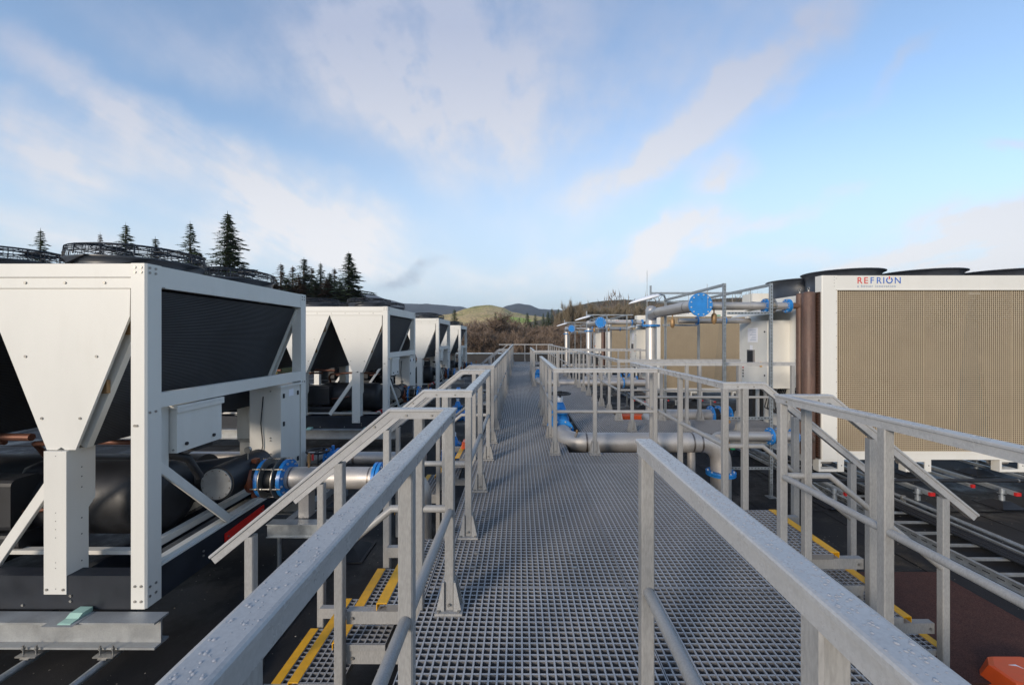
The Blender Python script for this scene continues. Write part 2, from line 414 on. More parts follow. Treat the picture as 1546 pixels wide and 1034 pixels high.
def flank(t, x, y, sgn):
    """stair handrail leaving the line at x towards sgn*x; returns top points after the corner"""
    o = lambda a: x+sgn*a
    zt = lambda a: RT-.056-max(0, a-.33)*.818
    for a in (.175, .62, 1.12): post(t, o(a), y, ROOF+.005, zt(a)-.012 if a > .33 else RT-.05)
    mb = MB().use('grp')
    mb.tube([(x+sgn*.026, y, MIDZ), (o(.33), y, MIDZ), (o(1.12), y, MIDZ-.79*.818)], MR, 14)
    obj('mid_rail', mb, t)
    return [(o(.34), y, RT), (o(1.34), y, RT-.818)]
def mid(t, p0, p1):
    mb = MB().use('grp'); mb.tube([p0, p1], MR, 14); return obj('mid_rail', mb, t)
def line(t, x, ys, noplate=()):
    for i, y in enumerate(ys):
        lo = i in noplate
        post(t, x, y, ROOF+.005 if lo else .014, RT-.05, not lo)
    for a, b in zip(ys[:-1], ys[1:]): mid(t, (x, a+.026, MIDZ), (x, b-.026, MIDZ))

LX, BX, RX = -.385, .485, 1.82
t = thing('guardrail', 'wet grey guardrail on the near left, turning down the nearest left stair', 'guardrail', (LX, 2.32, 0))
line(t, LX, [-.3, .56, 1.42, 2.30], (0, 1, 2)); top_rail(t, [(LX, -.9, RT), (LX, 2.32, RT)]+flank(t, LX, 2.32, -1))
t = thing('guardrail', 'grey guardrail on the left between the first and second stairs', 'guardrail', (LX, 3.15, 0))
pts = flank(t, LX, 3.15, -1)[::-1]; pts2 = flank(t, LX, 5.14, -1)
line(t, LX, [3.15, 4.10, 5.14]); top_rail(t, pts+[(LX, 3.15, RT), (LX, 5.14, RT)]+pts2)
t = thing('guardrail', 'long grey guardrail on the left between the second and third stairs', 'guardrail', (LX, 5.97, 0))
pts = flank(t, LX, 5.97, -1)[::-1]; pts2 = flank(t, LX, 13.9, -1)
line(t, LX, [5.97, 6.85, 7.73, 8.61, 9.5, 10.4, 11.28, 12.16, 13.0, 13.9]); top_rail(t, pts+[(LX, 5.97, RT), (LX, 13.9, RT)]+pts2)
t = thing('guardrail', 'farthest grey guardrail on the left side of the walkway', 'guardrail', (LX, 14.8, 0))
pts = flank(t, LX, 14.8, -1)[::-1]; pts2 = flank(t, LX, 25.15, -1)
line(t, LX, [14.8, 15.9, 17, 18.1, 19.2, 20.3, 21.4, 22.6, 23.9, 25.15]); top_rail(t, pts+[(LX, 14.8, RT), (LX, 25.15, RT)]+pts2)
t = thing('guardrail', 'short grey guardrail closing the far end of the walkway', 'guardrail', (.7, 26.1, 0))
for x in (LX, .35, 1.08, RX): post(t, x, 26.1, .014, RT-.05, True)
for a, b in ((LX, .35), (.35, 1.08), (1.08, RX)): mid(t, (a+.026, 26.1, MIDZ), (b-.026, 26.1, MIDZ))
top_rail(t, [(LX-.9, 26.1, RT), (RX+.3, 26.1, RT)])
t = thing('guardrail', 'wet grey guardrail on the near right, its end rising in the middle of the grating', 'guardrail', (BX, 1.6, 0))
line(t, BX, [-.1, .66, 1.585], (0, 1, 2)); top_rail(t, [(BX, -.9, RT), (BX, 1.62, RT)])
t = thing('guardrail', 'grey guardrail at the right edge, turning down the near side of the right stair', 'guardrail', (RX, 2.89, 0))
line(t, RX, [-.3, .45, 1.25, 2.07, 2.88], (0, 1, 2, 3, 4)); top_rail(t, [(RX, -.6, RT), (RX, 2.89, RT)]+flank(t, RX, 2.89, 1))
t = thing('guardrail', 'grey guardrail on the right from the right stair to the first side platform', 'guardrail', (RX, 3.68, 0))
pts = flank(t, RX, 3.68, 1)[::-1]
line(t, RX, [3.68, 4.7, 5.72, 6.70], (0, 1, 2))
for x in (2.7, 3.55, 4.40): post(t, x, 6.70, .014, RT-.05, True)
for a, b in ((RX, 2.7), (2.7, 3.55), (3.55, 4.4)): mid(t, (a+.026, 6.7, MIDZ), (b-.026, 6.7, MIDZ))
top_rail(t, pts+[(RX, 3.68, RT), (RX, 6.7, RT), (4.43, 6.7, RT)])
t = thing('guardrail', 'grey guardrail around the pipe opening in the middle of the walkway', 'guardrail', (BX, 5.38, 0))
line(t, BX-.02, [5.38, 6.3, 7.2, 8.1, 8.95])
for x in (.98, 1.76): post(t, x, 5.38, .014, RT-.05, True)
for a, b in ((BX-.02, .98), (.98, 1.76)): mid(t, (a+.026, 5.38, MIDZ), (b-.026, 5.38, MIDZ))
top_rail(t, [(BX-.02, 8.98, RT), (BX-.02, 5.38, RT), (RX-.036, 5.38, RT)])
t = thing('guardrail', 'long grey guardrail on the right beyond the first side platform', 'guardrail', (RX, 7.66, 0))
line(t, RX, [7.6, 8.4, 9.2, 10.05, 10.9, 11.75, 12.6, 13.3, 14.0])
for yy, xs in ((7.6, (2.6, 3.3, 4.0)), (14.0, (2.7, 3.6, 4.4))):
    for x in xs: post(t, x, yy, .014, RT-.05, True)
    for a, b in zip((RX,)+xs[:-1], xs): mid(t, (a+.026, yy, MIDZ), (b-.026, yy, MIDZ))
top_rail(t, [(4.03, 7.6, RT), (RX, 7.6, RT), (RX, 14.0, RT), (4.43, 14.0, RT)])
t = thing('guardrail', 'grey guardrail around the second, farther pipe opening in the walkway', 'guardrail', (BX, 12.9, 0))
line(t, BX-.02, [12.9, 14, 15, 16, 17])
for x in (1.2,): post(t, x, 12.9, .014, RT-.05, True)
mid(t, (BX+.006, 12.9, MIDZ), (1.174, 12.9, MIDZ)); mid(t, (1.226, 12.9, MIDZ), (RX-.026, 12.9, MIDZ))
top_rail(t, [(BX-.02, 17.03, RT), (BX-.02, 12.9, RT), (RX-.036, 12.9, RT)])
t = thing('guardrail', 'farthest grey guardrail on the right side of the walkway', 'guardrail', (RX, 15.1, 0))
line(t, RX, [15.1, 16.4, 17.7, 19, 20.3, 21.6, 22.9, 24.2, 25.4])
for x in (2.7, 3.6, 4.4): post(t, x, 15.1, .014, RT-.05, True)
top_rail(t, [(4.43, 15.1, RT), (RX, 15.1, RT), (RX, 25.6, RT)])

# raindrops standing on the two nearest rails
def drops(x, y0, y1, n, seed, parent):
    r = random.Random(seed); mb = MB().use('water')
    for _ in range(n):
        cx = x+r.uniform(-.024, .024); cy = y0+(y1-y0)*r.random(); rad = r.choice([.0008, .001, .0012, .0016, .0022])*(1+r.random()*.5); h = rad*.55
        rings = [(cx, cy, RT+h)]
        k = 8
        vs = [(cx, cy, RT+h)]+[(cx+rad*.7*math.cos(a*2*PI/k), cy+rad*.7*math.sin(a*2*PI/k), RT+h*.7) for a in range(k)]+[(cx+rad*math.cos(a*2*PI/k), cy+rad*1.2*math.sin(a*2*PI/k), RT+.0002) for a in range(k)]
        fs = [(0, 1+a, 1+(a+1) % k) for a in range(k)]+[(1+a, 1+k+a, 1+k+(a+1) % k, 1+(a+1) % k) for a in range(k)]
        mb.add(vs, fs, True)
    o = obj('raindrops', mb, parent); o['kind'] = 'stuff'
M['water'] = mat('water_on_grey', (.36, .36, .37), .06, 0, .02, 5, spec=.5, rvar=.0)
gr = [o for o in C.objects if o.name.startswith('guardrail')]
drops(LX, .4, 2.32, 700, 1, gr[0])
drops(BX, .4, 1.62, 600, 2, [o for o in gr if 'near right' in o['label']][0])

# ------------------------------------------------------------------ stairs
def stair(x, y0, y1, sgn, label, xoff=.42):
    t = thing('stair', label, 'stair', (x+sgn*.9, (y0+y1)/2, ROOF), 'short grating stairs with yellow nosings')
    for k in range(4):
        xn = x+sgn*(xoff+.252*k); z = -.225*k
        tr = MB().use('grating')
        a, b = sorted((xn-sgn*.056, xn-sgn*.30))
        if k:
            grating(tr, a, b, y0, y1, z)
            tr.use('grp'); tr.box(a+.001, b-.001, y0-.007, y0-.001, z-.038, z-.002); tr.box(a+.001, b-.001, y1+.001, y1+.007, z-.038, z-.002)
            tro = obj('tread', tr, t)
        else: tro = t
        nz = MB().use('yellow'); c, d = sorted((xn, xn-sgn*.055)); nz.box(c, d, y0-.002, y1+.002, z+.0008, z+.005); c, d = sorted((xn+sgn*.0005, xn+sgn*.004)); nz.box(c, d, y0-.002, y1+.002, z-.036, z+.0048); obj('nosing', nz, tro)
        if k < 3:
            for y, e in ((y0, -1), (y1, 1)):
                yy = sorted((y+e*.0, y-e*.045))
                c, d = sorted((x+sgn*(.2 if k == 0 else .645 if k == 2 else .2), x+sgn*(1.09 if k == 2 else .595)))
                if k == 2: c, d = sorted((x+sgn*.645, x+sgn*1.09))
                mb = MB().use('grp'); mb.box(c, d, yy[0], yy[1], z-.115, z-.042)
                mb.use('bolt'); mb.disc((x+sgn*(1.06 if k == 2 else .56), y+e*.003, z-.08), (0, 1, 0), .009, .012, 8)
                obj('support_beam', mb, t)
    return t
stair(LX, 2.345, 3.10, -1, 'nearest stair on the left, with bright yellow nosings')
stair(LX, 5.19, 5.92, -1, 'second stair on the left, with an orange box on its landing')
stair(LX, 13.95, 14.75, -1, 'third stair on the left, far along the walkway')
stair(LX, 25.2, 26.0, -1, 'last stair on the left, at the far end of the walkway')
stair(RX, 2.92, 3.64, 1, 'stair on the right going down to the brown mat')

# ------------------------------------------------------------------ chiller
def chiller():
    X0, Y0, Z0 = -2.70, 2.99, -.459
    D = 2.25; NM = 4; P = 1.157; L = P*NM+.07
    t = thing('chiller', 'nearest white air cooled chiller, filling the left of the picture', 'chiller', (X0, Y0, Z0), 'white chillers in a row on the left')
    def B(mb, x0, x1, y0, y1, z0, z1): return mb.box(X0+x0, X0+x1, Y0+y0, Y0+y1, Z0+z0, Z0+z1)
    def W(x, y, z): return (X0+x, Y0+y, Z0+z)
    def bolts(mb, lst, ax):
        mb.use('bolt')
        for p in lst: mb.disc(W(*p), ax, .0095, .010, 8)
    # corner posts: folded profile with chamfered edge and cut foot
    for ix, iy in ((0, 0), (0, 1), (1, 0), (1, 1)):
        mb = MB().use('cream')
        xa, xb = (-.11, 0) if ix == 0 else (-L, -L+.11)
        ya, yb = (-.004, .125) if iy == 0 else (D-.125, D+.004)
        cx = .012
        outx = xb if ix == 0 else xa; inx = xa if ix == 0 else xb
        outy = ya if iy == 0 else yb; iny = yb if iy == 0 else ya
        sx = 1 if ix == 0 else -1; sy = -1 if iy == 0 else 1
        poly = [(inx, iny), (inx, outy), (outx-sx*cx, outy), (outx, outy-sy*cx), (outx, iny)]
        mb.prism([(X0+a, Y0+b) for a, b in poly], 'z', Z0+.004, Z0+2.505)
        if iy == 0: bolts(mb, [(inx+sx*a, outy, z) for a in (.03, .075) for z in (2.44, 2.475, .06, .17)]+[(inx+sx*.045, outy, 1.33), (inx+sx*.028, outy, 1.33)], (0, 1, 0))
        if ix == 0: bolts(mb, [(outx, ya+a, z) for a in (.03, .08) for z in (2.44, 2.475, .08, .15, 1.42)], (1, 0, 0))
        obj('corner_post', mb, t)
    # perimeter top beams
    mb = MB().use('cream')
    for y0, y1 in ((.0, .05), (D-.05, D)):
        B(mb, -L+.111, -.111, y0, y1, 2.405, 2.502)
        B(mb, -L+.111, -.111, y0+.006 if y0 == 0 else y0, y1 if y0 == 0 else y1-.006, 2.325, 2.401)
    for x0, x1 in ((-.05, -.002), (-L+.002, -L+.05)): B(mb, x0, x1, .126, D-.126, 2.34, 2.502)
    B(mb, -L+.06, -.06, .06, D-.06, 2.46, 2.498)
    bolts(mb, [(-.11-.2-.289*i, .004, 2.365) for i in range(14)], (0, 1, 0))
    mb.use('blackmetal'); B(mb, -.049, -.0005, .135, .16, 2.342, 2.347)
    obj('top_frame', mb, t)
    mb = MB().use('cream'); B(mb, -.055, -.001, .126, D-.126, 1.44, 1.55); obj('end_rail', mb, t); mb = MB().use('cream'); B(mb, -L+.001, -L+.055, .126, D-.126, 1.44, 1.55); obj('end_rail', mb, t)
    # V panels + posts + coils per module
    for k in range(NM):
        xc = -.635-P*k
        for face in (0, 1):
            ya, yb = (.012, .03) if face == 0 else (D-.03, D-.012)
            hw = .572
            r = hw if not (k == 0) else .505
            l = hw if not (k == NM-1) else .505
            poly = [(xc-l, 2.322), (xc-l, 2.322-(hw-l)*2.55 if l != hw else 2.318), (xc-.105, 1.15), (xc-.03, 1.15), (xc, 1.17), (xc+.03, 1.15), (xc+.105, 1.15), (xc+r, 2.318 if r == hw else 2.322-(hw-r)*2.55-.62*0), (xc+r, 2.322)]
            if k == 0: poly[7] = (xc+.44, 1.98); poly.insert(8, (xc+.5, 2.12)); poly[7] = (xc+.44+.06, 2.12); poly.pop(8); 
            mb = MB().use('cream'); mb.prism([(X0+a, Z0+b) for a, b in poly], 'y', Y0+ya, Y0+yb)
            if face == 0: bolts(mb, [(xc-.26, .011, 1.83), (xc+.26, .011, 1.83), (xc-.14, .011, 1.38), (xc+.14, .011, 1.38)], (0, 1, 0))
            obj('side_panel', mb, t)
            mb = MB().use('cream')
            s = 1 if face == 0 else -1; y0 = 0 if face == 0 else D
            poly = [(y0-s*.006, .11), (y0-s*.006, 1.145), (y0+s*.20, 1.145), (y0+s*.20, .74), (y0+s*.15, .68), (y0+s*.15, .11)]
            mb.prism([(Y0+a, Z0+b) for a, b in poly], 'x', X0+xc-.107, X0+xc+.057)
            if face == 0:
                bolts(mb, [(xc-.085, -.006, .145), (xc+.035, -.006, .145)], (0, 1, 0))
                mb.use('blackmetal')
                for z in (.15, .3, .34, .52, .58, .64, .7, 1.11): mb.disc(W(xc-.02, -.006, z), (0, 1, 0), .003, .003, 6)
                for z in (.3, .5, .62, .85, .93, 1.0): mb.disc(W(xc+.057, .10, z), (1, 0, 0), .005, .003, 6)
            obj('support_post', mb, t)
        for sg in (-1, 1):
            xt, xb_ = xc+sg*.555, xc+sg*.07
            n = V((1.17, 0, -sg*.485)).normalized()*.03
            mb = MB().use('coil')
            a = [(xt-n.x, 2.33-n.z), (xt+n.x, 2.33+n.z), (xb_+n.x, 1.16+n.z), (xb_-n.x, 1.16-n.z)]
            mb.prism([(X0+p[0], Z0+p[1]) for p in a], 'y', Y0+.14, Y0+D-.16)
            co_ = obj('condenser_coil', mb, t)
            n2 = n*1.35
            a = [(xt-n2.x, 2.32-n2.z), (xt+n2.x, 2.32+n2.z), (xb_+n2.x, 1.16+n2.z), (xb_-n2.x, 1.16-n2.z)]
            for y in (.085, D-.158): mb = MB().use('cream'); mb.prism([(X0+p[0], Z0+p[1]) for p in a], 'y', Y0+y, Y0+y+.05); obj('coil_frame', mb, co_)
            for q in (.25, .62):
                mb = MB().use('brass'); x_ = xt+(xb_-xt)*q; z_ = 2.33-1.17*q; mb.box(X0+x_-.035, X0+x_+.035, Y0+.055, Y0+.084, Z0+z_-.05, Z0+z_+.05); obj('coil_clip', mb, co_)
        # inner diagonal brace between posts
        mb = MB().use('cream'); mb.rbox(W(xc-.12, .12, .98), W(xc-.12-.50, .12, .26), .03, .075, .003); obj('brace', mb, t)
    # machinery inside
    for k in range(NM):
        xc = -1.5-P*k
        if k < 3:
            mb = MB().use('black')
            mb.lathe(W(xc, .75, .28), [(.0, .0), (.2, 0), (.22, .03), (.22, .45), (.19, .54), (.1, .58), (0, .585)], 20)
            mb.rbox(W(xc-.45, .40, .62), W(xc+.15, .40, .62), .22, .42, .05, 3); mb.rbox(W(xc-.5, .45, .33), W(xc+.2, .45, .33), .3, .12, .03, 2)
            obj('compressor', mb, t)
            mb = MB().use('copper'); mb.tube([W(xc, .7, .86), W(xc, .62, 1.0), W(xc+.1, .5, 1.07), W(xc+.5, .45, 1.1), W(xc+1.1, .42, 1.1)], .022, 8)
            mb.tube([W(xc-.2, .5, .55), W(xc+.2, .36, .55), W(xc+.55, .36, .6)], .014, 8)
            mb.tube([W(xc-.5, .35, 1.17), W(xc+.25, .35, 1.16)], .03, 10)
            obj('copper_pipe', mb, t)
    mb = MB().use('black'); pts = []; mb.tube([W(-1.55, .72, .55), W(-.52, .72, .55), W(-.44, .72, .55), W(-.385, .72, .55), W(-.37, .72, .55)], [.31, .31, .30, .25, .17], 32)
    mb.tube([W(-L+.4, 1.35, .5), W(-.6, 1.35, .5)], .24, 24)
    obj('evaporator_vessel', mb, t)
    mb = MB().use('black'); mb.tube([W(-.13, .88, .60), W(-.13, 1.5, .60)], .158, 28)
    mb.tube([W(-.13, 1.2, .60), W(.08, 1.22, .56)], .125, 24)
    mb.tube([W(-.5, 1.0, .62), W(-.1, 1.28, .62)], .14, 20)
    mb.tube([W(-.28, .34, 1.02), W(-.16, .42, 1.0), W(-.1, .5, .95), W(-.09, .62, .75)], .032, 10)
    ip = obj('insulated_pipe', mb, t)
    mb = MB().use('beam'); mb.disc(W(-.13, .872, .60), (0, 1, 0), .143, .014, 32); mb.use('bolt')
    for a in range(12): mb.disc(W(-.13+.128*math.cos(a*PI/6+.26), .862, .60+.128*math.sin(a*PI/6+.26)), (0, 1, 0), .007, .01, 6)
    obj('end_cap', mb, ip)
    # base frame
    mb = MB().use('navy')
    for y0, y1 in ((0, .05), (D-.05, D)): B(mb, -L+.112, -.112, y0, y1, 0, .235); B(mb, -L+.112, -.112, y0 if y0 == 0 else y1-.11, y0+.11 if y0 == 0 else y1, .236, .242)
    for x0, x1 in ((-.06, -.008), (-L+.008, -L+.06)): B(mb, x0, x1, .127, D-.127, 0, .235)
    for k in range(NM): B(mb, -.66-P*k, -.6-P*k, .052, D-.052, .02, .2)
    bolts(mb, [(-.55, -.002, .1), (-.55, -.002, .06), (-.9, -.002, .03), (-1.4, -.002, .03)], (0, 1, 0)); bolts(mb, [(-.006, .55, .1), (-.006, .55, .14), (-.006, 1.7, .12)], (1, 0, 0))
    obj('base_frame', mb, t)
    mb = MB().use('cream'); B(mb, -.105, -.045, .13, D-.13, .238, .275); B(mb, -.044, -.012, .13, D-.13, .238, .252)
    B(mb, -L+.2, -.25, .30, .36, .238, .27); B(mb, -.33, -.27, .3, D-.2, .243, .30); obj('inner_rail', mb, t)
    mb = MB().use('brightred'); mb.prism([(Y0+a, Z0+b) for a, b in ((.80, .085), (1.38, .12), (1.38, .205), (.80, .17))], 'x', X0-.004, X0+.004); bolts(mb, [(.005, .84, .13), (.005, 1.35, .165)], (1, 0, 0)); obj('lifting_bracket', mb, t)
    mb = MB().use('red'); mb.prism([(X0+a, Z0+b) for a, b in ((-.42, .245), (-.22, .245), (-.24, .34), (-.36, .29))], 'y', Y0+.34, Y0+.35); obj('red_bracket', mb, t)
    mb = MB().use('cream'); mb.rbox(W(-.02, .10, 1.02), W(-.02, .88, .27), .022, .07, .003); obj('end_brace', mb, t)
    # electrical boxes
    mb = MB().use('cream'); B(mb, -.15, -.002, .27, .76, 1.055, 1.405); B(mb, -.16, .012, .258, .775, 1.408, 1.43)
    mb.prism([(Y0+.258, Z0+1.375), (Y0+.775, Z0+1.375), (Y0+.775, Z0+1.407), (Y0+.258, Z0+1.407)], 'x', X0+.001, X0+.012)
    mb.use('black')
    for y in (.36, .66): mb.disc(W(0, y, 1.11), (1, 0, 0), .014, .02, 10)
    B(mb, -.10, -.04, .5, .70, 1.01, 1.05); mb.disc(W(-.09, .268, 1.3), (0, 1, 0), .012, .03, 8)
    mb.use('bolt')
    for x in (-.13, -.03): mb.disc(W(x, .268, 1.08), (0, 1, 0), .008, .01, 8)
    obj('electrical_box', mb, t)
    mb = MB().use('cream'); B(mb, -.36, -.004, 1.70, 2.10, .35, 1.395); B(mb, -.37, .02, 1.66, 2.13, 1.398, 1.42)
    mb.use('paper'); B(mb, -.003, -.0015, 1.86, 1.96, 1.28, 1.36)
    mb.use('black')
    for y, z in ((1.75, 1.3), (1.75, .98), (1.75, .5), (2.05, 1.3), (2.05, .5)): B(mb, -.003, .008, y-.012, y+.012, z-.025, z+.025)
    mb.tube([W(-.2, 1.69, 1.3), W(-.22, 1.68, 1.0), W(-.2, 1.685, .75), W(-.24, 1.66, .5)], .006, 6)
    mb.use('bolt')
    for z in (.55, .6, .65, .8, .83, 1.36): mb.disc(W(-.12, 1.695, z), (0, 1, 0), .008, .012, 8)
    obj('control_cabinet', mb, t)
    mb = MB().use('cream'); B(mb, -.15, -.06, .13, .26, .95, 1.43); obj('bracket_plate', mb, t)
    mb = MB().use('bolt')  # pressure gauge
    mb.tube([W(-.05, 1.2, .72), W(-.05, 1.2, .80)], .008, 6); mb.disc(W(-.05, 1.2, .83), (0, 1, 0), .032, .03, 16); obj('pressure_gauge', mb, t)
    # fans
    for k in range(NM):
        for yc in (.60, 1.68):
            xc = -.60-P*k; c = W(xc, yc, 2.498)
            mb = MB().use('fan'); R = .44
            mb.lathe(c, [(R+.03, 0), (R+.03, .012), (R, .02), (R-.01, .05), (R+.005, .085), (R+.02, .10), (R+.005, .105), (R-.02, .085), (R-.03, .02), (R-.03, 0)], 40)
            f = obj('fan_ring', mb, t)
            g = MB().use('blackmetal')
            for (rr_, h) in ((R+.01, .19), (R-.05, .205), (R-.14, .21), (R-.23, .21), (R-.32, .212), (.10, .212), (R+.02, .14)):
                g.tube([(c[0]+rr_*math.cos(a*PI/16), c[1]+rr_*math.sin(a*PI/16), c[2]+h) for a in range(32)], .0042 if h > .15 else .003, 5, closed=True)
            for a in range(28):
                q = a*2*PI/28; g.tube([(c[0]+r_*math.cos(q), c[1]+r_*math.sin(q), c[2]+h) for r_, h in ((.1, .212), (R-.14, .21), (R+.01, .19), (R+.02, .11))], .003 if a % 4 else .006, 4)
            for a in range(56):
                q = (a+.5)*2*PI/56; g.tube([(c[0]+r_*math.cos(q), c[1]+r_*math.sin(q), c[2]+h) for r_, h in ((R-.1, .208), (R+.01, .19), (R+.02, .11))], .0022, 3)
            obj('fan_guard', g, f)
            h_ = MB().use('black'); h_.lathe(c, [(0, .15), (.10, .145), (.12, .12), (.12, .0)], 16)
            for a in range(7):
                q = a*2*PI/7; dx, dy = math.cos(q), math.sin(q); tx, ty = -dy, dx
                h_.add([(c[0]+dx*.1-tx*.05, c[1]+dy*.1-ty*.05, c[2]+.05), (c[0]+dx*.1+tx*.05, c[1]+dy*.1+ty*.05, c[2]+.12), (c[0]+dx*.46+tx*.13, c[1]+dy*.46+ty*.13, c[2]+.10), (c[0]+dx*.46-tx*.08, c[1]+dy*.46-ty*.08, c[2]+.04)], [(0, 1, 2, 3)])
            obj('fan_blades', h_, f)
    return t
ch1 = chiller()
dup(ch1, (0, 5.53, .105), 'second white chiller in the row, its V shaped panels and dark gaps showing')
dup(ch1, (0, 10.95, .12), 'third white chiller in the row, partly hidden by the second')
dup(ch1, (0, 16.15, .04), 'fourth and farthest white chiller in the row, seen as a narrow sliver')

# steel beams below the chillers
def ibeam(mb, x0, x1, y, zt, h=.185, w=.12, tf=.014, tw=.011):
    mb.box(x0, x1, y-w/2, y+w/2, zt-tf, zt); mb.box(x0, x1, y-w/2, y+w/2, zt-h, zt-h+tf); mb.box(x0+.0015, x1-.0015, y-tw/2, y+tw/2, zt-h+tf, zt-tf)
def ibeam_thing(y, zt, label):
    t = thing('steel_beam', label, 'beam', (-5, y, zt-.185), 'galvanised beams under the chillers')
    mb = MB().use('beam'); ibeam(mb, -9.0, -2.52, y, zt); obj('beam_section', mb, t)
    for x in (-3.14, -4.3, -5.45):
        mb = MB().use('beam'); mb.box(x-.12, x+.09, y-.105, y+.055, zt+.0002, zt+.0024)
        o = obj('pad_plate', mb, t)
        mb = MB().use('green'); mb.prism([(y-.085, zt+.0026), (y+.07, zt+.0026), (y+.07, zt+.03), (y+.0, zt+.03), (y-.03, zt+.010), (y-.075, zt+.007)], 'x', x-.03, x+.06); obj('green_pad', mb, o)
    return t
b1 = ibeam_thing(2.91, -.462, 'near steel beam carrying the nearest chiller')
b2 = ibeam_thing(5.1, -.462, 'rear steel beam carrying the nearest chiller')
b3 = dup(b1, (0, 5.53, .105), 'near steel beam below the second chiller')
b3 = dup(b1, (0, 7.6, .105), 'rear steel beam below the second chiller')
dup(b1, (0, 10.95, .12), 'near steel beam below the third chiller')
dup(b1, (0, 16.15, .04), 'near steel beam below the farthest chiller')
# tubes with clamps under the near beam
def foot_tube(x, label):
    t = thing('support_tube', label, 'support', (x, 2.6, ROOF), 'galvanised support tubes under the near beam')
    zt = -.462-.185
    mb = MB().use('galv'); mb.tube([(x, 3.25, zt-.055), (x, 2.40, zt-.055)], .024, 14); mb.box(x-.034, x+.034, 2.30, 2.405, zt-.09, zt-.02); mb.tube([(x, 2.35, ROOF+.03), (x, 2.35, zt-.012)], .017, 10)
    mb.disc((x, 2.35, zt-.005), (0, 0, 1), .026, .02, 6)
    obj('tube', mb, t)
    mb = MB().use('bolt'); mb.box(x-.07, x+.07, 2.80, 2.89, zt-.022, zt-.014); mb.box(x-.03, x+.03, 2.795, 2.89, zt-.03, zt-.022)
    for s in (-.045, .045): mb.tube([(x+s, 2.83, zt-.03), (x+s, 2.83, zt+.045)], .006, 6); mb.disc((x+s, 2.83, zt+.022), (0, 0, 1), .011, .012, 6)
    obj('clamp', mb, t)
    mb = MB().use('black'); mb.prism([(x-.22, ROOF+.001), (x+.22, ROOF+.001), (x+.13, ROOF+.05), (x-.13, ROOF+.05)], 'y', 2.15, 2.55); obj('rubber_foot', mb, t)
foot_tube(-3.36, 'galvanised support tube clamped under the near beam, left of the two')
foot_tube(-2.83, 'galvanised support tube clamped under the near beam, right of the two')
# rubber ribbed foot beside the beam end
def rubber_foot(x, y, top, label, stem='galv', group='rubber support feet on the roof', r=.2):
    t = thing('pipe_stand', label, 'pipe stand', (x, y, ROOF), group)
    mb = MB().use('black'); n = 4
    vs = [(x-r, y-r, ROOF+.015), (x+r, y-r, ROOF+.015), (x+r, y+r, ROOF+.015), (x-r, y+r, ROOF+.015), (x-r*.45, y-r*.45, ROOF+.1), (x+r*.45, y-r*.45, ROOF+.1), (x+r*.45, y+r*.45, ROOF+.1), (x-r*.45, y+r*.45, ROOF+.1)]
    mb.add(vs, [(3, 2, 1, 0), (4, 5, 6, 7), (0, 1, 5, 4), (1, 2, 6, 5), (2, 3, 7, 6), (3, 0, 4, 7)]); mb.box(x-r-.03, x+r+.03, y-r-.03, y+r+.03, ROOF+.001, ROOF+.015)
    for i in range(-3, 4): mb.box(x+i*r*.12-.004, x+i*r*.12+.004, y-r*.45, y+r*.45, ROOF+.1, ROOF+.106)
    obj('rubber_pad', mb, t)
    mb = MB().use(stem); mb.tube([(x, y, ROOF+.1), (x, y, top-.002)], .02, 12); mb.tube([(x, y, ROOF+.1), (x, y, ROOF+.19)], .034, 12); mb.disc((x, y, ROOF+.21), (0, 0, 1), .03, .03, 6)
    obj('stem', mb, t); return t
rubber_foot(-2.35, 4.05, -.42, 'rubber support foot under the short beam beside the red lifting bracket')
rubber_foot(-1.95, 4.75, -.42, 'rubber support foot behind the short beam near the left steel pipe')
t = thing('short_beam', 'short galvanised beam under the left steel pipe, on rubber feet', 'beam', (-2.1, 4.4, -.42))
mb = MB().use('galv'); ibm = MB().use('galv')
ibm.box(-2.44, -1.86, 3.98, 4.06, -.42, -.412); ibm.box(-2.44, -1.86, 4.0, 4.008, -.412, -.30); ibm.box(-2.44, -1.86, 3.98, 4.10, -.30, -.29); obj('channel', ibm, t)
ibm = MB().use('beam'); ibm.box(-2.38, -2.30, 4.08, 5.3, -.418, -.34); obj('cross_channel', ibm, t)
ibm = MB().use('steel'); ibm.box(-2.2, -2.1, 4.12, 4.25, -.289, -.03); obj('pipe_saddle', ibm, t)

# ------------------------------------------------------------------ flanges, valves, pipes
def flange(mb, c, ax, r, t=.028, n=28, nb=8, mat='blue', ph=0):
    c = V(c); a = V(ax).normalized(); mb.use(mat); mb.disc(c, a, r, t, n)
    q = a.cross(V((0, 0, 1)))
    if q.length < .1: q = V((1, 0, 0))
    q.normalize(); w = a.cross(q); mb.use('zinc')
    for k in range(nb):
        an = 2*PI*(k+.5+ph)/nb; p = c+(q*math.cos(an)+w*math.sin(an))*(r*.84); mb.tube([p-a*(t/2+.014), p+a*(t/2+.014)], r*.055+.002, 6)
def elbow(c0, c1, c2, rad, n=6):
    """points of a pipe that goes c0->c1->c2 with a rounded corner of radius rad"""
    c0, c1, c2 = V(c0), V(c1), V(c2); a = (c0-c1).normalized(); b = (c2-c1).normalized()
    p = c1+a*rad; q = c1+b*rad; o = c1+a*rad+b*rad
    out = []
    for k in range(n+1):
        th = k/n*PI/2; out.append(o-b*rad*math.cos(th)-a*rad*math.sin(th))
    return [c0]+out+[c2]
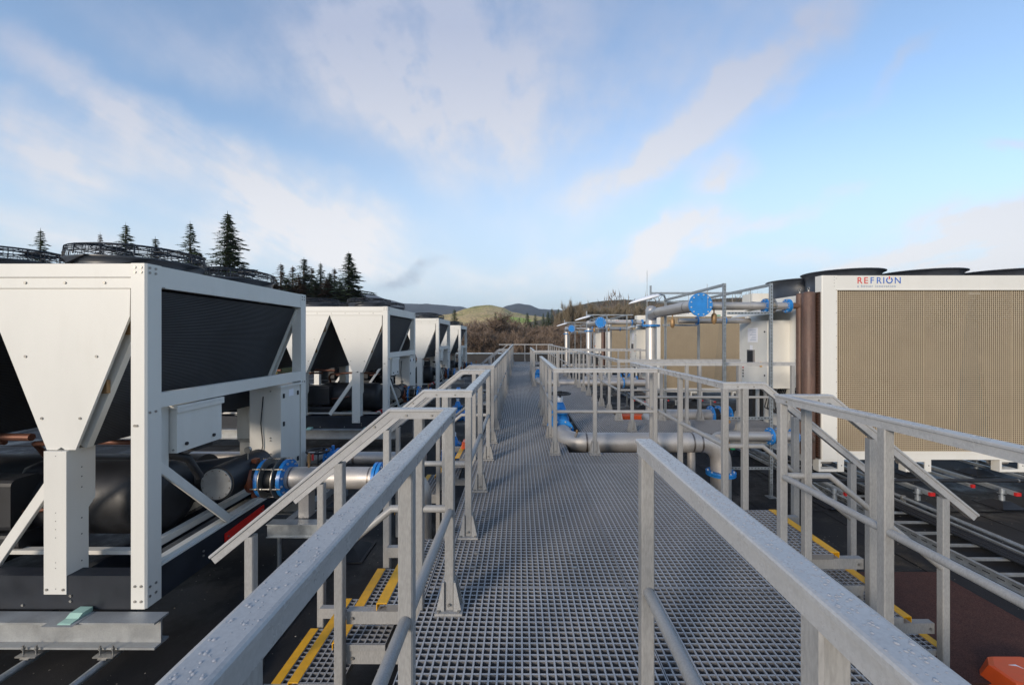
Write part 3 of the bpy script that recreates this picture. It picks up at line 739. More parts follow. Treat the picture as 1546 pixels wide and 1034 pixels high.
def left_pipework(t, y, z, r, long):
    mb = MB().use('coupling'); mb.tube([(-2.750, y, z), (-2.725, y, z), (-2.710, y, z), (-2.660, y, z), (-2.645, y, z), (-2.610, y, z)], [.115, .13, .15, .15, .13, .115], 24)
    for s in (-1, 1): mb.box(-2.710, -2.660, y-.03, y+.03, z+s*.17-.025, z+s*.17+.025)
    obj('coupling', mb, t)
    mb = MB(); flange(mb, (-2.580, y, z), (1, 0, 0), .185, .035, nb=12); obj('flange', mb, t)
    mb = MB().use('black'); mb.tube([(-2.550, y, z), (-2.520, y, z), (-2.480, y, z), (-2.440, y, z), (-2.410, y, z)], [.12, .145, .12, .145, .12], 24)
    mb.use('bolt')
    for x in (-2.545, -2.420): mb.disc((x, y, z), (1, 0, 0), .20, .008, 28)
    for k in range(6):
        a = k*PI/3+.3; mb.tube([(-2.630, y+.185*math.cos(a), z+.185*math.sin(a)), (-2.330, y+.185*math.cos(a), z+.185*math.sin(a))], .008, 8)
        for x in (-2.570, -2.520, -2.440, -2.370): mb.disc((x, y+.185*math.cos(a), z+.185*math.sin(a)), (1, 0, 0), .015, .014, 6)
    obj('expansion_joint', mb, t)
    mb = MB(); flange(mb, (-2.360, y, z), (1, 0, 0), .185, .035, nb=12); obj('flange', mb, t)
    mb = MB().use('steel'); mb.tube([(-2.350, y, z), (-1.46, y, z)], r, 28, False); mb.use('weld'); mb.tube([(-1.52, y, z), (-1.505, y, z)], r+.001, 28, False); mb.tube([(-2.310, y, z), (-2.295, y, z)], r+.001, 28, False); obj('pipe', mb, t)
    mb = MB(); flange(mb, (-1.45, y, z), (1, 0, 0), .155, .03); flange(mb, (-1.41, y, z), (1, 0, 0), .155, .03); obj('flange', mb, t)
    mb = MB().use('steel'); mb.tube(elbow((-1.40, y, z), (-1.0, y, z), (-1.0, y, ROOF+.14), .18), r*.98, 24, False); mb.tube([(-1.0, y, ROOF+.3), (-.2, y, ROOF+.3)], r*.9, 20); obj('pipe', mb, t)
    mb = MB().use('brass'); mb.tube([(-2.14, y, z+r), (-2.14, y, z+r+.14)], .012, 8); mb.tube([(-2.14, y, z+r+.05), (-2.14, y, z+r+.12)], .02, 8); mb.use('red'); mb.box(-2.11, -2.095, y-.01, y+.01, z+r+.07, z+r+.13); obj('drain_valve', mb, t)
t = thing('pipework', 'steel pipe with blue flanges and black expansion joint at the nearest chiller', 'pipe', (-2.2, 4.21, .084), 'flanged steel pipes from the chillers')
left_pipework(t, 4.21, .084, .108, True)
lp = t
dup(lp, (0, 5.53, .105), 'steel pipe with blue flanges leaving the second chiller')
dup(lp, (0, 10.95, .12), 'steel pipe with blue flanges leaving the third chiller')
dup(lp, (0, 16.15, .04), 'steel pipe with blue flanges leaving the farthest chiller')
def handwheel(mb, c, r, ax='z'):
    mb.use('black'); P_ = lambda a, rr: (c[0]+rr*math.cos(a), c[1]+rr*math.sin(a), c[2]) if ax == 'z' else (c[0], c[1]+rr*math.cos(a), c[2]+rr*math.sin(a)) if ax == 'x' else (c[0]+rr*math.cos(a), c[1], c[2]+rr*math.sin(a))
    mb.tube([P_(k*PI/10, r) for k in range(20)], .014, 6, closed=True)
    for k in range(4): mb.tube([P_(k*PI/2, 0), P_(k*PI/2, r)], .007, 6)
def return_pipe(t, y, z, r):
    mb = MB().use('steel'); mb.tube([(-4.2, y, z), (-2.46, y, z)], r, 24, False); mb.tube([(-2.30, y, z), (-1.2, y, z)], r, 24); mb.use('weld'); mb.tube([(-2.12, y, z), (-2.09, y, z)], r+.001, 24, False); obj('pipe', mb, t)
    mb = MB(); flange(mb, (-2.45, y, z), (1, 0, 0), .125, .022); flange(mb, (-2.32, y, z), (1, 0, 0), .125, .022); mb.use('blue'); mb.disc((-2.385, y, z), (1, 0, 0), .10, .1, 20); mb.tube([(-2.385, y, z+.09), (-2.385, y, z+.16)], .02, 10); vb = obj('valve', mb, t)
    mb = MB(); mb.use('black').tube([(-2.52, y-.12, z-.05), (-2.52, y-.12, z+.12)], .008, 8); handwheel(mb, (-2.52, y-.12, z+.12), .13); mb.tube([(-2.385, y, z+.05), (-2.52, y-.12, z-.02)], .012, 8); obj('handwheel', mb, vb)
t = thing('pipework', 'thinner steel pipe with a blue valve and black handwheel behind the nearest stair handrail', 'pipe', (-2.2, 5.3, -.03), 'thin steel return pipes')
return_pipe(t, 5.3, -.03, .078); rp = t
dup(rp, (0, 5.53, .105), 'thinner steel pipe with a blue valve behind the second stair handrail')
rubber_foot(-2.6, 6.2, -.5, 'rubber support foot on the roof between the first two chillers')
rubber_foot(-1.7, 6.6, -.5, 'rubber support foot on the roof below the second stair')
# blue-bodied valve beside the second stair
def gate_valve(t, c, ax, r, sc=1.0, wheel=True):
    x, y, z = c; a = V(ax).normalized()
    mb = MB(); flange(mb, V(c)-a*.16*sc, a, r*1.45, .03); flange(mb, V(c)+a*.16*sc, a, r*1.45, .03)
    mb.use('blue'); mb.tube([V(c)-a*.15*sc, V(c)-a*.07*sc, V(c), V(c)+a*.07*sc, V(c)+a*.15*sc], [r, r*1.15, r*1.3, r*1.15, r], 24)
    mb.lathe(c, [(r*1.1, .0), (r*1.05, r*1.3), (r*.8, r*1.9), (r*1.15, r*1.95), (r*1.15, r*2.15), (r*.75, r*2.2), (r*.55, r*2.8), (r*.35, r*3.2), (0, r*3.25)], 20)
    mb.use('bolt')
    for k in range(8): mb.disc((x+r*1.02*math.cos(k*PI/4), y+r*1.02*math.sin(k*PI/4), z+r*2.2), (0, 0, 1), .01, .03, 6)
    vb = obj('valve_body', mb, t)
    mb = MB().use('white'); mb.tube([(x, y, z+r*3.2), (x, y, z+r*3.75)], r*.33, 12); mb.use('black'); mb.tube([(x, y, z+r*3.7), (x, y, z+r*4.3)], r*.12, 8)
    if wheel: handwheel(mb, (x, y, z+r*4.2), r*1.2); mb.tube([(x, y, z+r*4.2), (x, y, z+r*4.5)], r*.2, 10)
    obj('stem', mb, vb)
t = thing('valve', 'blue gate valve low beside the second stair on the left', 'valve', (-1.05, 6.5, -.3)); gate_valve(t, (-1.0, 6.35, -.32), (1, 0, 0), .1, wheel=False)
t = thing('valve', 'blue gate valve among the pipes beyond the second stair', 'valve', (-1.3, 9.0, -.3)); gate_valve(t, (-1.35, 9.1, -.2), (1, 0, 0), .1)

# main pipe through the first deck opening
def mid_pipe(t, y, z, r, x_in, x_out, ylen):
    mb = MB().use('steel')
    pts = elbow((x_in, y+ylen, z), (x_in, y, z), (x_out-.02, y, z), .27, 8)[:-1]
    mb.tube(pts+[(x_out-.3, y, z)], r, 32, False)
    mb.tube(elbow((x_out-.31, y, z), (x_out, y, z), (x_out, y, -.38), .27, 8), r, 32, False)
    mb.use('weld')
    for x in (x_in+.27, x_out-.3, x_out-.42): mb.tube([(x-.012, y, z), (x+.012, y, z)], r+.0012, 32, False)
    obj('pipe', mb, t)
    mb = MB(); flange(mb, (x_out, y, -.40), (0, 0, 1), r*1.45, .022); flange(mb, (x_out, y, -.43), (0, 0, 1), r*1.45, .022); obj('flange', mb, t)
    mb = MB().use('steel'); mb.tube([(x_out, y, -.44), (x_out, y, ROOF+.004)], r, 28, False); mb.tube([(x_out-.42, y, z-r*.8), (x_out-.42, y, -.5)], .055, 16); obj('drop_pipe', mb, t)
t = thing('pipework', 'large steel pipe crossing the walkway opening and bending down at a blue flange', 'pipe', (1.8, 5.9, 0), 'steel pipes crossing the walkway')
mid_pipe(t, 5.92, .017, .138, .68, 2.87, .55)
gate_valve(t, (.66, 6.7, .03), (0, 1, 0), .138)
mb = MB().use('steel'); mb.tube([(.66, 6.87, .03), (.66, 8.3, .03), (.66, 8.5, -.02), (.66, 8.6, -.2), (.66, 8.6, ROOF)], .135, 24, False); obj('pipe', mb, t)
mb = MB().use('steel'); mb.tube([(.78, 5.78, .13), (.8, 5.76, .19)], .02, 8); mb.use('brass'); mb.tube([(.8, 5.76, .19), (.8, 5.76, .23)], .016, 8); obj('vent_nipple', mb, t)
mp1 = t
t = thing('pipework', 'farther steel pipe with a blue valve crossing the second walkway opening', 'pipe', (1.8, 13.6, 0), 'steel pipes crossing the walkway')
mb = MB().use('steel'); mb.tube(elbow((.66, 14.5, .03), (.66, 13.6, .03), (4.4, 13.6, .03), .25, 6), .115, 24); obj('pipe', mb, t)
gate_valve(t, (.66, 14.6, .03), (0, 1, 0), .12)
mb = MB(); flange(mb, (3.4, 13.6, .03), (1, 0, 0), .17); flange(mb, (4.2, 13.6, .03), (1, 0, 0), .17); obj('flange', mb, t)

# ------------------------------------------------------------------ pipework at the dry coolers
def cooler_pipes():
    t = thing('cooler_pipework', 'nearest steel riser and overhead pipe ending in a round blue blind flange', 'pipe', (3.06, 7.0, ROOF), 'overhead pipes serving the dry coolers')
    px, pz = 3.06, 2.065; ry = 9.64
    mb = MB().use('steel')
    mb.tube([(px, 7.06, pz), (px, 9.3, pz), (px, 9.52, pz-.02), (px, 9.6, pz-.1)], .108, 28)
    mb.use('weld'); mb.tube([(px, 7.55, pz), (px, 7.58, pz)], .1095, 28, False); mb.tube([(px, 9.1, pz), (px, 9.13, pz)], .1095, 28, False)
    obj('overhead_pipe', mb, t)
    mb = MB().use('steel'); mb.tube([(px, ry, ROOF), (px, ry, 2.16), (px, ry, 2.22), (px, ry, 2.25)], [.125, .125, .10, .04], 28); ri = obj('riser', mb, t)
    mb = MB(); flange(mb, (px, ry, 1.80), (0, 0, 1), .20, .02); flange(mb, (px, ry, 1.775), (0, 0, 1), .20, .02); obj('flange', mb, ri)
    mb = MB(); flange(mb, (px, 7.02, pz), (0, 1, 0), .20, .03, 36, 12); obj('blind_flange', mb, t)
    mb = MB(); mb.use('steel').tube([(px+.05, 7.3, pz), (4.30, 7.3, pz)], .067, 24, False); mb.tube([(4.45, 7.3, pz), (4.68, 7.3, pz)], .067, 24, False)
    mb.use('pipebrown').tube([(4.72, 7.3, pz), (4.85, 7.28, pz), (4.92, 7.26, pz-.02)], .055, 16); obj('branch_pipe', mb, t)
    mb = MB(); flange(mb, (4.31, 7.3, pz), (1, 0, 0), .125, .03); flange(mb, (4.44, 7.3, pz), (1, 0, 0), .125, .03, mat='bolt'); mb.use('bolt'); mb.disc((4.375, 7.3, pz), (1, 0, 0), .085, .1)
    for k in range(4): a = k*PI/2+.4; mb.tube([(4.28, 7.3+.13*math.cos(a), pz+.13*math.sin(a)), (4.47, 7.3+.13*math.cos(a), pz+.13*math.sin(a))], .006, 6)
    obj('isolation_valve', mb, t)
    mb = MB(); flange(mb, (4.69, 7.3, pz), (1, 0, 0), .12, .03); flange(mb, (4.72, 7.3, pz), (1, 0, 0), .12, .02); obj('flange', mb, t)
    # second, rear overhead pipe
    mb = MB().use('steel'); mb.tube([(px+.12, 8.3, pz-.22), (4.6, 8.3, pz-.22)], .05, 16); obj('rear_pipe', mb, t)
    mb = MB(); flange(mb, (3.55, 8.3, pz-.22), (1, 0, 0), .09, .02); flange(mb, (4.1, 8.3, pz-.22), (1, 0, 0), .09, .02); mb.use('steel').tube([(3.7, 8.3, pz-.15), (3.7, 8.3, pz-.05)], .02, 8); obj('flange', mb, t)
    for x, y in ((px, 8.3), (px+.36, 7.3)):
        mb = MB().use('brass'); zz = pz-(.11 if y > 8 else .067)
        mb.tube([(x, y, zz), (x, y, zz-.06)], .012, 8); mb.tube([(x, y, zz-.06), (x, y, zz-.09), (x, y, zz-.2), (x, y, zz-.25)], [.02, .045, .045, .02], 12)
        mb.use('greenhandle' if y < 8 else 'brass'); mb.box(x, x+.11, y-.012, y+.012, zz-.11, zz-.09) if y < 8 else mb.box(x-.1, x, y-.012, y+.012, zz-.12, zz-.1)
        obj('brass_valve', mb, t)
    # lower connection
    lz = -.01; ly = 6.42
    mb = MB().use('steel'); mb.tube(elbow((2.97, 5.95, lz), (2.97, ly, lz), (3.86, ly, lz), .2, 6)[1:], .072, 24); mb.tube([(4.02, ly, lz), (4.22, ly, lz)], .072, 24, False); mb.use('pipebrown').tube([(4.27, ly, lz), (4.5, ly+.05, lz-.03), (4.75, ly+.35, lz-.12), (4.88, 7.0, lz-.15)], .055, 12); obj('lower_pipe', mb, t)
    mb = MB(); flange(mb, (3.87, ly, lz), (1, 0, 0), .13, .03); flange(mb, (4.01, ly, lz), (1, 0, 0), .13, .03); mb.use('bolt').disc((3.94, ly, lz), (1, 0, 0), .09, .1); obj('lower_valve', mb, t)
    mb = MB(); flange(mb, (4.24, ly, lz), (1, 0, 0), .125, .03); obj('flange', mb, t)
    mb = MB().use('steel'); mb.tube([(3.06, 9.64, -.30), (4.42, 9.64, -.30)], .15, 24); mb.tube([(2.9, 8.9, -.34), (2.86, 9.3, -.28), (3.06, 9.6, -.3)], .12, 20); obj('main_pipe', mb, t)
    mb = MB(); flange(mb, (4.44, 9.64, -.30), (1, 0, 0), .23, .035); flange(mb, (4.62, 9.64, -.30), (1, 0, 0), .23, .035); mb.use('black').disc((4.53, 9.64, -.3), (1, 0, 0), .17, .14); flange(mb, (4.84, 9.64, -.30), (1, 0, 0), .23, .035); obj('main_valve', mb, t)
    mb = MB().use('brass'); mb.tube([(3.22, ly, lz+.07), (3.22, ly, lz+.20)], .009, 8); mb.disc((3.22, ly-.02, lz+.23), (0, 1, 0), .03, .025, 16); mb.tube([(3.22, ly, lz-.07), (3.22, ly, lz-.1), (3.22, ly, lz-.22)], [.012, .035, .03], 10)
    mb.use('greenhandle').box(3.25, 3.31, ly-.04, ly, lz-.2, lz-.17); obj('pressure_gauge', mb, t)
    return t
cp = cooler_pipes()
def channel_frame():
    t = thing('pipe_support_frame', 'nearest tall frame of slotted galvanised channel holding the overhead pipe', 'frame', (3.5, 6.44, ROOF), 'slotted channel frames holding pipes')
    ya, yb = 6.44, 9.03; zt = 2.35
    def slotted(x, y, z0, z1):
        mb = MB().use('galv'); w = .0205
        mb.box(x-w, x-w+.003, y-w, y+w, z0, z1); mb.box(x+w-.003, x+w, y-w, y+w, z0, z1); mb.box(x-w, x+w, y+w-.003, y+w, z0, z1)
        mb.box(x-w+.003, x-.008, y-w, y-w+.0025, z0, z1); mb.box(x+.008, x+w-.003, y-w, y-w+.0025, z0, z1)
        z = z0
        while z < z1-.03: mb.box(x-.008, x+.008, y-w, y-w+.0025, z, z+.022); z += .05
        mb.use('black').box(x-.008, x+.008, y+w-.0055, y+w-.003, z0, z1)
        return mb
    for x, y in ((3.175, ya), (3.895, ya), (3.175, yb), (3.895, yb)):
        o = obj('channel_post', slotted(x, y, ROOF+.02, zt), t)
        obj('foot_plate', MB().use('galv').box(x-.06, x+.06, y-.06, y+.06, ROOF+.001, ROOF+.012), o)
    for x in (3.175, 3.895):
        mb = MB().use('galv'); mb.box(x-.02, x+.02, ya+.021, yb-.021, zt-.045, zt-.004); obj('top_channel', mb, t)
    for y, z in ((ya-.042, 1.885), (ya-.042, .27), (ya-.042, -.50), (yb-.042, 1.78)):
        mb = MB().use('galv'); mb.box(3.2 if y < 7 else 3.1, 3.87, y, y+.003, z-.02, z+.02); mb.box(3.2 if y < 7 else 3.1, 3.87, y+.003, y+.02, z+.017, z+.02)
        mb.use('black'); x = 3.22
        while x < 3.84: mb.box(x, x+.026, y-.0008, y, z-.006, z+.006); x += .05
        obj('cross_channel', mb, t)
    mb = MB().use('galv'); mb.box(2.86, 4.85, yb+.022, yb+.062, 2.46, 2.50); mb.box(2.84, 2.88, yb+.0, yb+.02, 2.33, 2.64); mb.box(3.0, 4.2, yb+.022, yb+.06, 2.27, 2.31); obj('upper_rail', mb, t)
    mb = MB().use('bolt')
    for x in (3.30, 3.62): mb.tube([(x, 7.3, 2.12), (x, 7.3, zt+.1)], .004, 6)
    for x, y in ((3.175, 7.0), (3.175, 7.8), (3.895, 7.6), (3.895, 7.0)): mb.tube([(x, y, 2.0), (x, y, zt-.04)], .004, 6)
    obj('threaded_rod', mb, t)
    return t
cf = channel_frame()
def lamp_head():
    t = thing('lamp', 'nearest white lamp head on its arm beside the overhead pipe', 'lamp', (2.7, 8.9, 2.3), 'white lamp heads along the overhead pipes')
    mb = MB().use('white'); z = 2.29
    sec = []
    xs = [2.34, 2.40, 2.52, 2.75, 2.93, 3.0]; ws = [.04, .10, .14, .15, .12, .05]; hs = [.015, .04, .055, .07, .06, .02]
    rings = []
    for x, w, h in zip(xs, ws, hs):
        zz = z-.06+(x-2.34)*.26
        rings.append([(x, 8.85+w*math.cos(a*2*PI/14), zz+h*(math.sin(a*2*PI/14) if math.sin(a*2*PI/14) > 0 else .35*math.sin(a*2*PI/14))) for a in range(14)])
    vs = [p for r_ in rings for p in r_]; fs = []
    for i in range(len(xs)-1):
        for k in range(14): fs.append((i*14+k, i*14+(k+1) % 14, (i+1)*14+(k+1) % 14, (i+1)*14+k))
    fs += [tuple(range(14)), tuple(range(5*14, 6*14))]
    mb.add(vs, fs, True); obj('lamp_housing', mb, t)
    mb = MB().use('galv'); mb.tube([(2.97, 8.85, z+.145), (3.12, 8.95, z+.13), (3.17, 9.0, z+.05)], .018, 10); obj('arm', mb, t)
    return t
lh = lamp_head()

# ------------------------------------------------------------------ dry cooler
def text_mesh(s, size, mats, x0, y, z, parent, name, spacing=1.0):
    cu = bpy.data.curves.new(name, 'FONT'); cu.body = s; cu.size = size; cu.extrude = .0015; cu.space_character = spacing; cu.align_x = 'LEFT'
    o = bpy.data.objects.new(name, cu); C.objects.link(o)
    dg = bpy.context.evaluated_depsgraph_get(); me = bpy.data.meshes.new_from_object(o.evaluated_get(dg)); bpy.data.objects.remove(o)
    me.transform(Matrix.Rotation(PI/2, 4, 'X'))
    w = max(v.co.x for v in me.vertices)
    return me, w
def dry_cooler():
    X0, Y0 = 5.02, 6.9; X1 = X0+6.1; Y1 = Y0+2.3; ZT = 2.54; ZB = -.51
    t = thing('dry_cooler', 'nearest large dry cooler with beige mesh front and red and blue lettering', 'dry cooler', (X0, Y0, -.72), 'dry coolers in a row on the right')
    mb = MB().use('cream'); mb.prism([(X0, Y0+.012), (X0+.012, Y0), (X0+.25, Y0), (X0+.25, Y0+.03), (X0+.03, Y0+.03), (X0+.03, Y0+.16), (X0, Y0+.16)], 'z', ZB, ZT)
    mb.use('bolt')
    for i in range(16): mb.disc((X0+.235, Y0, ZB+.15+i*.19), (0, 1, 0), .006, .008, 6)
    for i in range(4): mb.disc((X0+.2, Y0, ZT-.03-i*.05), (0, 1, 0), .006, .008, 6)
    obj('corner_post', mb, t)
    mb = MB().use('cream'); mb.box(X1-.25, X1, Y0, Y0+.16, ZB, ZT); obj('corner_post', mb, t)
    mb = MB().use('cream'); mb.box(X0+.251, X0+2.60, Y0+.002, Y0+.06, ZT-.23, ZT-.002); mb.box(X0+2.602, X1-.251, Y0+.003, Y0+.06, ZT-.23, ZT-.002)
    mb.box(X0+.251, X1-.251, Y0-.012, Y0+.001, ZT-.246, ZT-.231); obj('top_band', mb, t)
    mb = MB().use('cream'); mb.box(X0+.002, X1, Y0+.061, Y1, 2.23, 2.27); obj('top_deck', mb, t)
    mb = MB().use('cream'); mb.box(X0+.251, X1-.251, Y0+.002, Y0+.12, ZB, ZB+.135); mb.box(X0+.251, X1-.251, Y0-.01, Y0+.0015, ZB+.10, ZB+.135); obj('bottom_band', mb, t)
    # legs and openings under the band
    for x in (X0+.16, X0+.98+.62, X0+2.4+.75, X0+3.9, X0+5.3):
        mb = MB().use('cream')
        w = .42
        mb.box(x-w/2, x-w/2+.035, Y0+.01, Y0+.14, -.715, ZB-.002); mb.box(x+w/2-.10, x+w/2, Y0+.01, Y0+.03, -.715, ZB-.002); mb.box(x-w/2+.036, x+w/2-.101, Y0+.012, Y0+.14, -.715, -.67)
        mb.box(x-w/2+.036, x+w/2-.101, Y0+.012, Y0+.03, ZB-.04, ZB-.002)
        mb.use('blackmetal').disc((x+w/2-.04, Y0+.009, -.61), (0, 1, 0), .009, .004, 8)
        mb.use('steel').tube([(x-w/2+.04, Y0+.2, -.59), (x+w/2-.1, Y0+.2, -.59)], .05, 12)
        obj('leg', mb, t)
    for x in (X0+.02, X1-.14):
        mb = MB().use('cream'); mb.box(x, x+.10, Y0+.17, Y1, -.69, ZB-.003); obj('side_skid', mb, t)
    # mesh panels
    x = X0+.26; k = 0
    z0, z1 = ZB+.137, ZT-.247
    while x < X1-.3 and k < 4:
        xe = min(x+1.44, X1-.255)
        mb = MB().use('meshpaint'); p = .0335; w = .0051
        n = int((xe-x-.02)/p)
        for i in range(n+1): c = x+.01+i*(xe-x-.02)/n; mb.box(c-w, c+w, Y0+.016, Y0+.021, z0, z1)
        n = int((z1-z0)/p)
        for j in range(n+1): c = z0+.004+j*(z1-z0-.008)/n; mb.box(x+.004, xe-.004, Y0+.0135, Y0+.0175, c-w, c+w)
        mb.box(x+.001, x+.009, Y0+.011, Y0+.02, z0, z1)
        obj('mesh_panel', mb, t); x += 1.445; k += 1
    # coils behind, with a V shaped gap
    mb = MB().use('goldcoil'); gx = X0+2.62
    mb.prism([(X0+.26, z0), (gx-.36, z0), (gx-.30, z0+1.1), (gx-.13, z1), (X0+.26, z1)], 'y', Y0+.06, Y0+.12); obj('coil', mb, t)
    mb = MB().use('goldcoil'); mb.prism([(gx+.30, z0), (X1-.26, z0), (X1-.26, z1), (gx+.06, z1), (gx+.10, z0+1.3)], 'y', Y0+.06, Y0+.12); obj('coil', mb, t)
    mb = MB().use('black'); mb.box(X0+.3, X1-.3, Y0+.9, Y0+.92, z0, z1); obj('gap_shade_sheet', mb, t)  # black sheet added for the shaded interior behind the gap
    # near-left return: dark comb of coil ends + headers
    mb = MB().use('darkcoil'); mb.box(X0-.035, X0-.004, Y0+.03, Y0+.30, ZB+.0, 2.27)
    mb.use('copper')
    for i in range(76): mb.box(X0-.045, X0-.036, Y0+.035, Y0+.075, ZB+.05+i*.036, ZB+.062+i*.036)
    obj('coil_end', mb, t)
    for (x, y, r_) in ((X0-.14, Y0+.12, .098), (X0-.12, Y0+.37, .056)):
        mb = MB().use('pipebrown'); mb.tube([(x, y, ZB), (x, y, 2.25), (x, y, 2.275), (x, y, 2.285)], [r_, r_, r_*.8, r_*.2], 24)
        mb.use('bolt').tube([(x, y, 2.28), (x, y, 2.31)], .018, 8)
        mb.tube([(x, y+.025*math.cos(a*PI/6), 2.335+.025*math.sin(a*PI/6)) for a in range(12)], .006, 6, closed=True)
        obj('header_pipe', mb, t)
    # end wall
    mb = MB().use('cream'); mb.box(X0+.0, X0+.03, Y0+.45, Y1, ZB, 2.228); obj('end_panel', mb, t)
    mb = MB().use('cream'); mb.box(X0-.012, X0-.001, Y0+.32, Y0+.5, ZB, 2.20); mb.box(X0-.03, X0-.001, Y1-.08, Y1, ZB, 2.10); mb.box(X0-.05, X0-.001, Y0+.30, Y1, 2.11, 2.262); obj('end_trim', mb, t)
    mb = MB().use('cream'); mb.box(X0-.06, X0+.4, Y1-.35, Y1+.05, 2.275, 2.45); obj('terminal_box', mb, t)
    # control cabinet on the end wall
    cy0, cy1, cx = 7.72, 8.70, X0-.415; cz0, cz1 = .565, 1.83
    mb = MB().use('cream'); mb.box(cx+.02, X0-.002, cy0, cy1, cz0, cz1); mb.box(cx, cx+.018, cy0+.01, cy1-.01, cz0+.01, cz1-.01); cab = obj('control_cabinet', mb, t)
    mb = MB().use('cream'); mb.prism([(cx-.12, cz1+.09), (X0-.052, cz1+.23), (X0-.052, cz1+.25), (cx-.12, cz1+.11)], 'y', cy0-.1, cy1+.1); obj('rain_hood', mb, cab)
    mb = MB().use('paper'); mb.box(cx-.002, cx-.0005, 7.98+.05, 8.33+.05, 1.42, 1.70); mb.box(cx-.002, cx-.0005, 8.2, 8.3, 1.22, 1.36)
    mb.use('logogrey')
    for i in range(7): mb.box(cx-.0035, cx-.0022, 8.08, 8.30-.04*(i % 3), 1.46+i*.032, 1.468+i*.032)
    obj('notice', mb, cab)
    mb = MB().use('greyplastic'); mb.box(cx-.03, cx-.001, 8.13, 8.36, .98, 1.27); mb.use('black').box(cx-.034, cx-.031, 8.15, 8.34, 1.0, 1.25); obj('display_panel', mb, cab)
    mb = MB().use('yellow'); mb.disc((cx-.006, 7.92, 1.0), (1, 0, 0), .05, .01, 20); mb.use('red').disc((cx-.02, 7.92, 1.0), (1, 0, 0), .03, .025, 16); mb.box(cx-.045, cx-.03, 7.885, 7.955, .988, 1.012); obj('isolator_switch', mb, cab)
    mb = MB().use('black')
    for z in (1.62, .80): mb.disc((cx-.004, 7.80, z), (1, 0, 0), .016, .012, 10)
    for z in (.78, .84, .72): mb.disc((cx-.003, 8.55, z), (1, 0, 0), .02, .008, 10)
    mb.use('red').disc((cx-.003, 8.55, .90), (1, 0, 0), .02, .008, 10); obj('cabinet_knobs', mb, cab)
    mb = MB().use('black')
    for i in range(5):
        yy = 7.80+i*.05; mb.tube([(cx+.2, yy, cz0), (cx+.18, yy, cz0-.12), (cx+.16-.02*i, yy-.06, cz0-.38), (cx+.18, yy-.16, cz0-.46), (cx+.24, yy-.2, cz0-.36), (cx+.3, yy-.1, cz0-.1), (X0-.02, yy, cz0-.02)], .012, 6)
    mb.box(cx+.08, cx+.14, 8.35, 8.5, -.3, cz0); mb.box(cx+.2, cx+.24, 8.25, 8.32, -.3, cz0)
    obj('cable_loop', mb, t)
    mb = MB().use('cream'); mb.box(X0-.06, X0-.013, 7.30, 7.40, 1.27, 1.42); mb.box(X0-.06, X0-.003, 7.38, 7.55, .80, .93); mb.use('white').box(X0-.09, X0-.061, 7.32, 7.38, 1.30, 1.40)
    mb.use('black').tube([(X0-.05, 7.35, 1.27), (X0-.04, 7.42, 1.18), (X0-.03, 7.5, 1.12), (X0-.03, 7.5, .93)], .007, 6); mb.tube([(X0-.05, 7.4, .8), (X0-.05, 7.44, .66), (X0-.04, 7.5, .58)], .01, 6); mb.box(X0-.02, X0-.001, 7.55, 7.68, .44, .56)
    obj('junction_box', mb, t)
    # fans: flared cowls
    for i in range(4):
        for yc in (Y0+.62, Y0+1.72):
            c = (X0+.80+1.40*i, yc, 2.272)
            mb = MB().use('fan'); R = .60
            mb.lathe(c, [(R+.0, 0), (R-.0, .012), (R-.06, .02), (R-.06, .28), (R-.045, .34), (R-.01, .375), (R+.02, .385), (R+.02, .397), (R-.03, .39), (R-.07, .35), (R-.08, .28), (R-.08, 0)], 48)
            mb.use('black').lathe(c, [(R-.08, .22), (.16, .23), (.16, .29), (0, .3)], 24)
            f = obj('fan_cowl', mb, t)
            mb = MB().use('blackmetal')
            for a in range(4): q = a*PI/2+.4; mb.tube([(c[0]+.1*math.cos(q), c[1]+.1*math.sin(q), c[2]+.33), (c[0]+(R-.08)*math.cos(q), c[1]+(R-.08)*math.sin(q), c[2]+.33)], .012, 6)
            obj('fan_arms', mb, f)
    # lettering on the band
    def word(s, size, x, z, matn, par, sp=1.0, nm='lettering'):
        me, w = text_mesh(s, size, None, 0, 0, 0, None, nm, sp)
        me.materials.clear(); me.materials.append(M[matn])
        o = bpy.data.objects.new(nm, me); C.objects.link(o); o.parent = par; o.location = V((x, Y0-.0005, z))-par.location
        return w
    lx = 5.02+.575; z = ZT-.135
    ws = {}
    for i, (ch, mt) in enumerate(zip('REFRI N', ['logored', 'logored', 'logoblue', 'logoblue', 'logoblue', None, 'logoblue'])):
        dx = [0, .112, .215, .318, .425, .47, .615][i]
        if ch != ' ':
            w = word(ch, .152, lx+dx, z, mt, t)
    mb = MB().use('logoblue'); cx_, cz_ = lx+.535, z+.054
    pts = [(cx_+.046*math.cos(a), Y0-.001, cz_+.046*math.sin(a)) for a in [math.radians(125+i*290/22) for i in range(23)]]
    mb.sweep(pts, [(-.0015, -.0095), (.0015, -.0095), (.0015, .0095), (-.0015, .0095)], up=(0, 1, 0)) if False else mb.tube(pts, .0085, 6)
    mb.use('logored').box(cx_-.008, cx_+.008, Y0-.004, Y0+.0005, cz_+.02, cz_+.062); obj('power_letter', mb, t)
    word('a better innovation', .062, lx+.005, z-.062, 'logogrey', t, 1.28)
    return t
dc = dry_cooler()
DP = 8.6
dup(dc, (0, DP, 0), 'second dry cooler in the row, seen behind the steel riser')
dup(dc, (0, 2*DP, 0), 'third and farthest dry cooler in the row, only a strip of mesh showing')
dup(cp, (0, DP, .02), 'second steel riser with a smaller looking blue blind flange')
dup(cp, (0, 2*DP, -.02), 'farthest steel riser with the smallest looking blue blind flange')
dup(cf, (0, DP, 0), 'second slotted channel frame along the right side')
dup(cf, (0, 2*DP, 0), 'farthest slotted channel frame along the right side')
